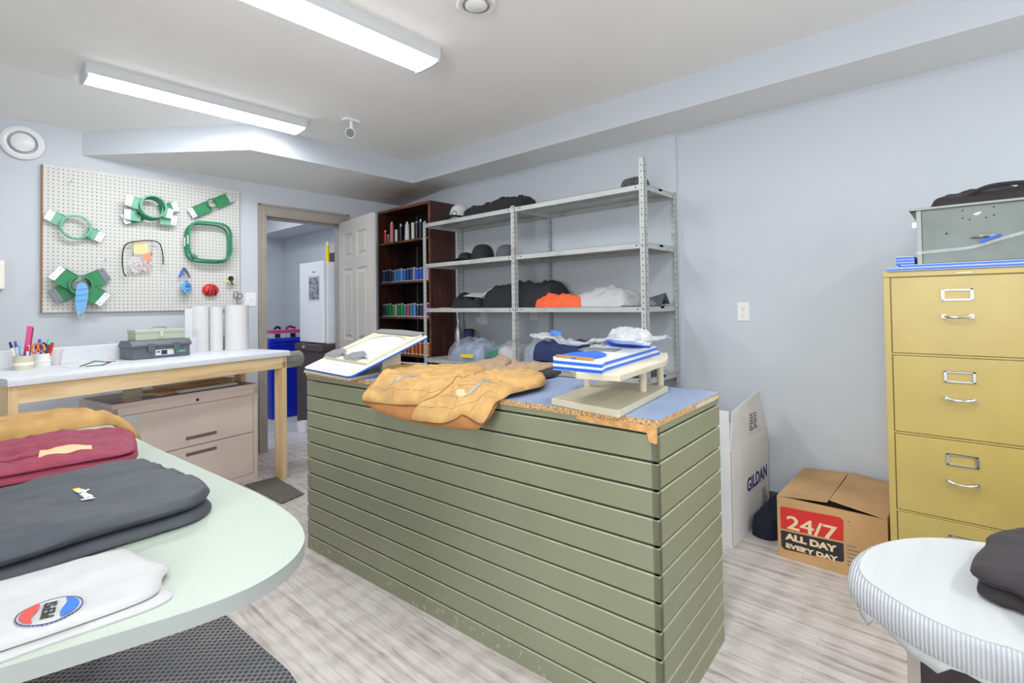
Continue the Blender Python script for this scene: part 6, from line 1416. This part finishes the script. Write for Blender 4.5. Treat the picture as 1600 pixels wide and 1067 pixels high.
build('flap', MB().slab([(bx0 - .002, by1 - .002, bh), (bx1, by1 - .002, bh), (bx1, ym + .006, bh + .014), (bx0 - .004, ym + .004, bh + .020)], (0, 0, 1), .0045), 'cardtop', bb_, smooth=0)
build('flap', MB().slab([(bx0 - .002, by0 + .002, bh), (bx1, by0 + .002, bh), (bx1, ym - .004, bh + .020), (bx0 - .004, ym - .004, bh + .032)][::-1], (0, 0, -1), -.0045), 'cardtop', bb_, smooth=0)
build('inner_flap', MB().box(bx0 + .006, bx0 + .2, by0 + .01, by1 - .01, bh - .012, bh - .008), 'cardin', bb_, smooth=0)
fx_ = bx0 - .0006
def fq(px, py): q = onx(px, py, bx0); return q
rp = [fq(*q) for q in ((1219, 793), (1221, 791), (1312, 808), (1318, 813), (1318, 846), (1220, 825))]
kp = [fq(*q) for q in ((1220, 828), (1318, 849), (1319, 876), (1316, 878), (1226, 858), (1221, 853))]
build('red_panel', MB().slab([(fx_, q[1], q[2]) for q in rp], (1, 0, 0), .0005), 'ink_red', bb_, smooth=0); build('black_panel', MB().slab([(fx_, q[1], q[2]) for q in kp], (1, 0, 0), .0005), 'ink_black', bb_, smooth=0)
yl_, zl_ = fq(1227, 825)[1], None
def ft(s, px, py, pxe, size, name='lettering', m='ink_cream', bold=.002):
    a = fq(px, py); b = fq(pxe, py); o = text(name, s, size, (bx0 - .0014, a[1], a[2]), (0, -1, 0), (0, 0, 1), m, bb_, bold=bold)
    xs_ = [v.co.y for v in o.data.vertices]; wdt = max(xs_) - min(xs_); want = abs(a[1] - b[1]); k = want / wdt; y0 = max(xs_)
    for v in o.data.vertices: v.co.y = y0 + (v.co.y - y0) * k
def front_h(pt, pb): return fq(1240, pt)[2] - fq(1240, pb)[2]
ft('24/7', 1229, 824.5, 1308, .088, bold=.0015)
ft('ALL DAY', 1228, 841.5, 1309, .040, bold=.0022)
ft('EVERY DAY', 1228, 854.5, 1309, .029, bold=.0016)
q = fq(1326, 815)
mb = MB()
for r_ in range(6):
    z_ = fq(1323, 852 + r_ * 6)[2]; y_ = fq(1323, 852)[1]; mb.box(fx_, bx0 - .0001, y_ - .035 - .01 * (r_ % 3), y_, z_ - .002, z_ + .003)
mb.cyl((fx_, q[1], q[2]), (bx0 - .0001, q[1], q[2]), .004, n=10)
build('print', mb, 'ink_grey', bb_, smooth=0, label='small grey print')

# ============================================================ PRESSING TABLE (right foreground)
PZ = .765
pt = thing('pressing_table', (1.2, -.2, 0), 'oval pressing table with a white ribbed padded cover on a dark cabinet, right foreground', 'table')
lf_ = [onz(*q, PZ)[:2] for q in ((1327, 885), (1332, 868), (1352, 852), (1390, 841), (1440, 837), (1500, 841), (1560, 850), (1600, 858))]
rt_ = [onz(*q, PZ)[:2] for q in ((1600, 1030), (1520, 1003), (1450, 975), (1395, 945), (1350, 915), (1333, 900))]
out = [np.array(q) for q in lf_] + [np.array([1.40, -.25]), np.array([1.38, -.75]), np.array([.90, -.78]), np.array([.90, -.25])] + [np.array(q) for q in rt_]
O = catmull(out, 3)
O = np.array(O); cc_ = np.array([1.14, -.25])
def inset(k): 
    return cc_ + (O - cc_) * (1 - k / np.linalg.norm(O - cc_, axis=1)[:, None])
rings = [(.012, -.052, 0), (.0, -.042, 0), (-.003, -.024, 0), (.001, -.008, 0), (.009, 0, 0), (.018, .002, 1)]
mb = MB(); n = len(O); vs = []
for k, dz, _ in rings: vs += [(x, y, PZ + dz) for x, y in inset(k)]
mb.add(vs, [(r * n + i, r * n + (i + 1) % n, (r + 1) * n + (i + 1) % n, (r + 1) * n + i) for r in range(len(rings) - 1) for i in range(n)])
build('ribbed_cover', mb, 'rib', pt, smooth=60)
build('padded_top', MB().slab([(x, y, PZ - .03) for x, y in inset(.016)], (0, 0, 1), .0335), 'padtop', pt, smooth=30)
# drooping hem
mb = MB(); vs = []
for i, (x, y) in enumerate(inset(.010)): vs += [(x, y, PZ - .045), (x, y, PZ - .052 - .008 * (1 + math.sin(i * .9)) - (.010 if i % 7 == 0 else 0))]
mb.add(vs, [(2 * i, 2 * i + 1, 2 * ((i + 1) % n) + 1, 2 * ((i + 1) % n)) for i in range(n)]); o = build('hem', mb, 'padtop', pt, smooth=60); s_ = o.modifiers.new('t', 'SOLIDIFY'); s_.thickness = .003
build('board', MB().slab([(x, y, PZ - .045) for x, y in inset(.03)], (0, 0, 1), .014), 'cabdark', pt, smooth=0)
ca_, cb_ = onz(1406, 966, PZ - .05), onz(1421, 975, PZ - .05)
build('cabinet', MB().box(1.125, 1.34, -.62, .095, .02, PZ - .046), 'cabdark', pt, bevel=.002, smooth=0)
build('corner_strip', MB().box(1.119, 1.1245, .082, .1, .02, PZ - .046), 'trim', pt, smooth=0, label='grey corner strip')
build('plinth', MB().box(1.135, 1.33, -.61, .085, 0, .02), 'black', pt, smooth=0)
O = [onz(*q, PZ + .012)[:2] for q in ((1525, 925), (1523, 912), (1530, 895), (1545, 878), (1549, 864), (1580, 857), (1620, 860))] + [np.array([1.30, -.22]), np.array([1.05, -.25]), np.array([1.0, -.10])] + [onz(*q, PZ + .012)[:2] for q in ((1600, 958), (1560, 943))]
gz_ = PZ + .0036
folded('folded_garment', [np.array(q) for q in O], .05, gz_, 'blackb', 'black folded garment lying on the white pressing table', 'garment', seed=8, layers=2, R=.03, fold=.008, res=.006)
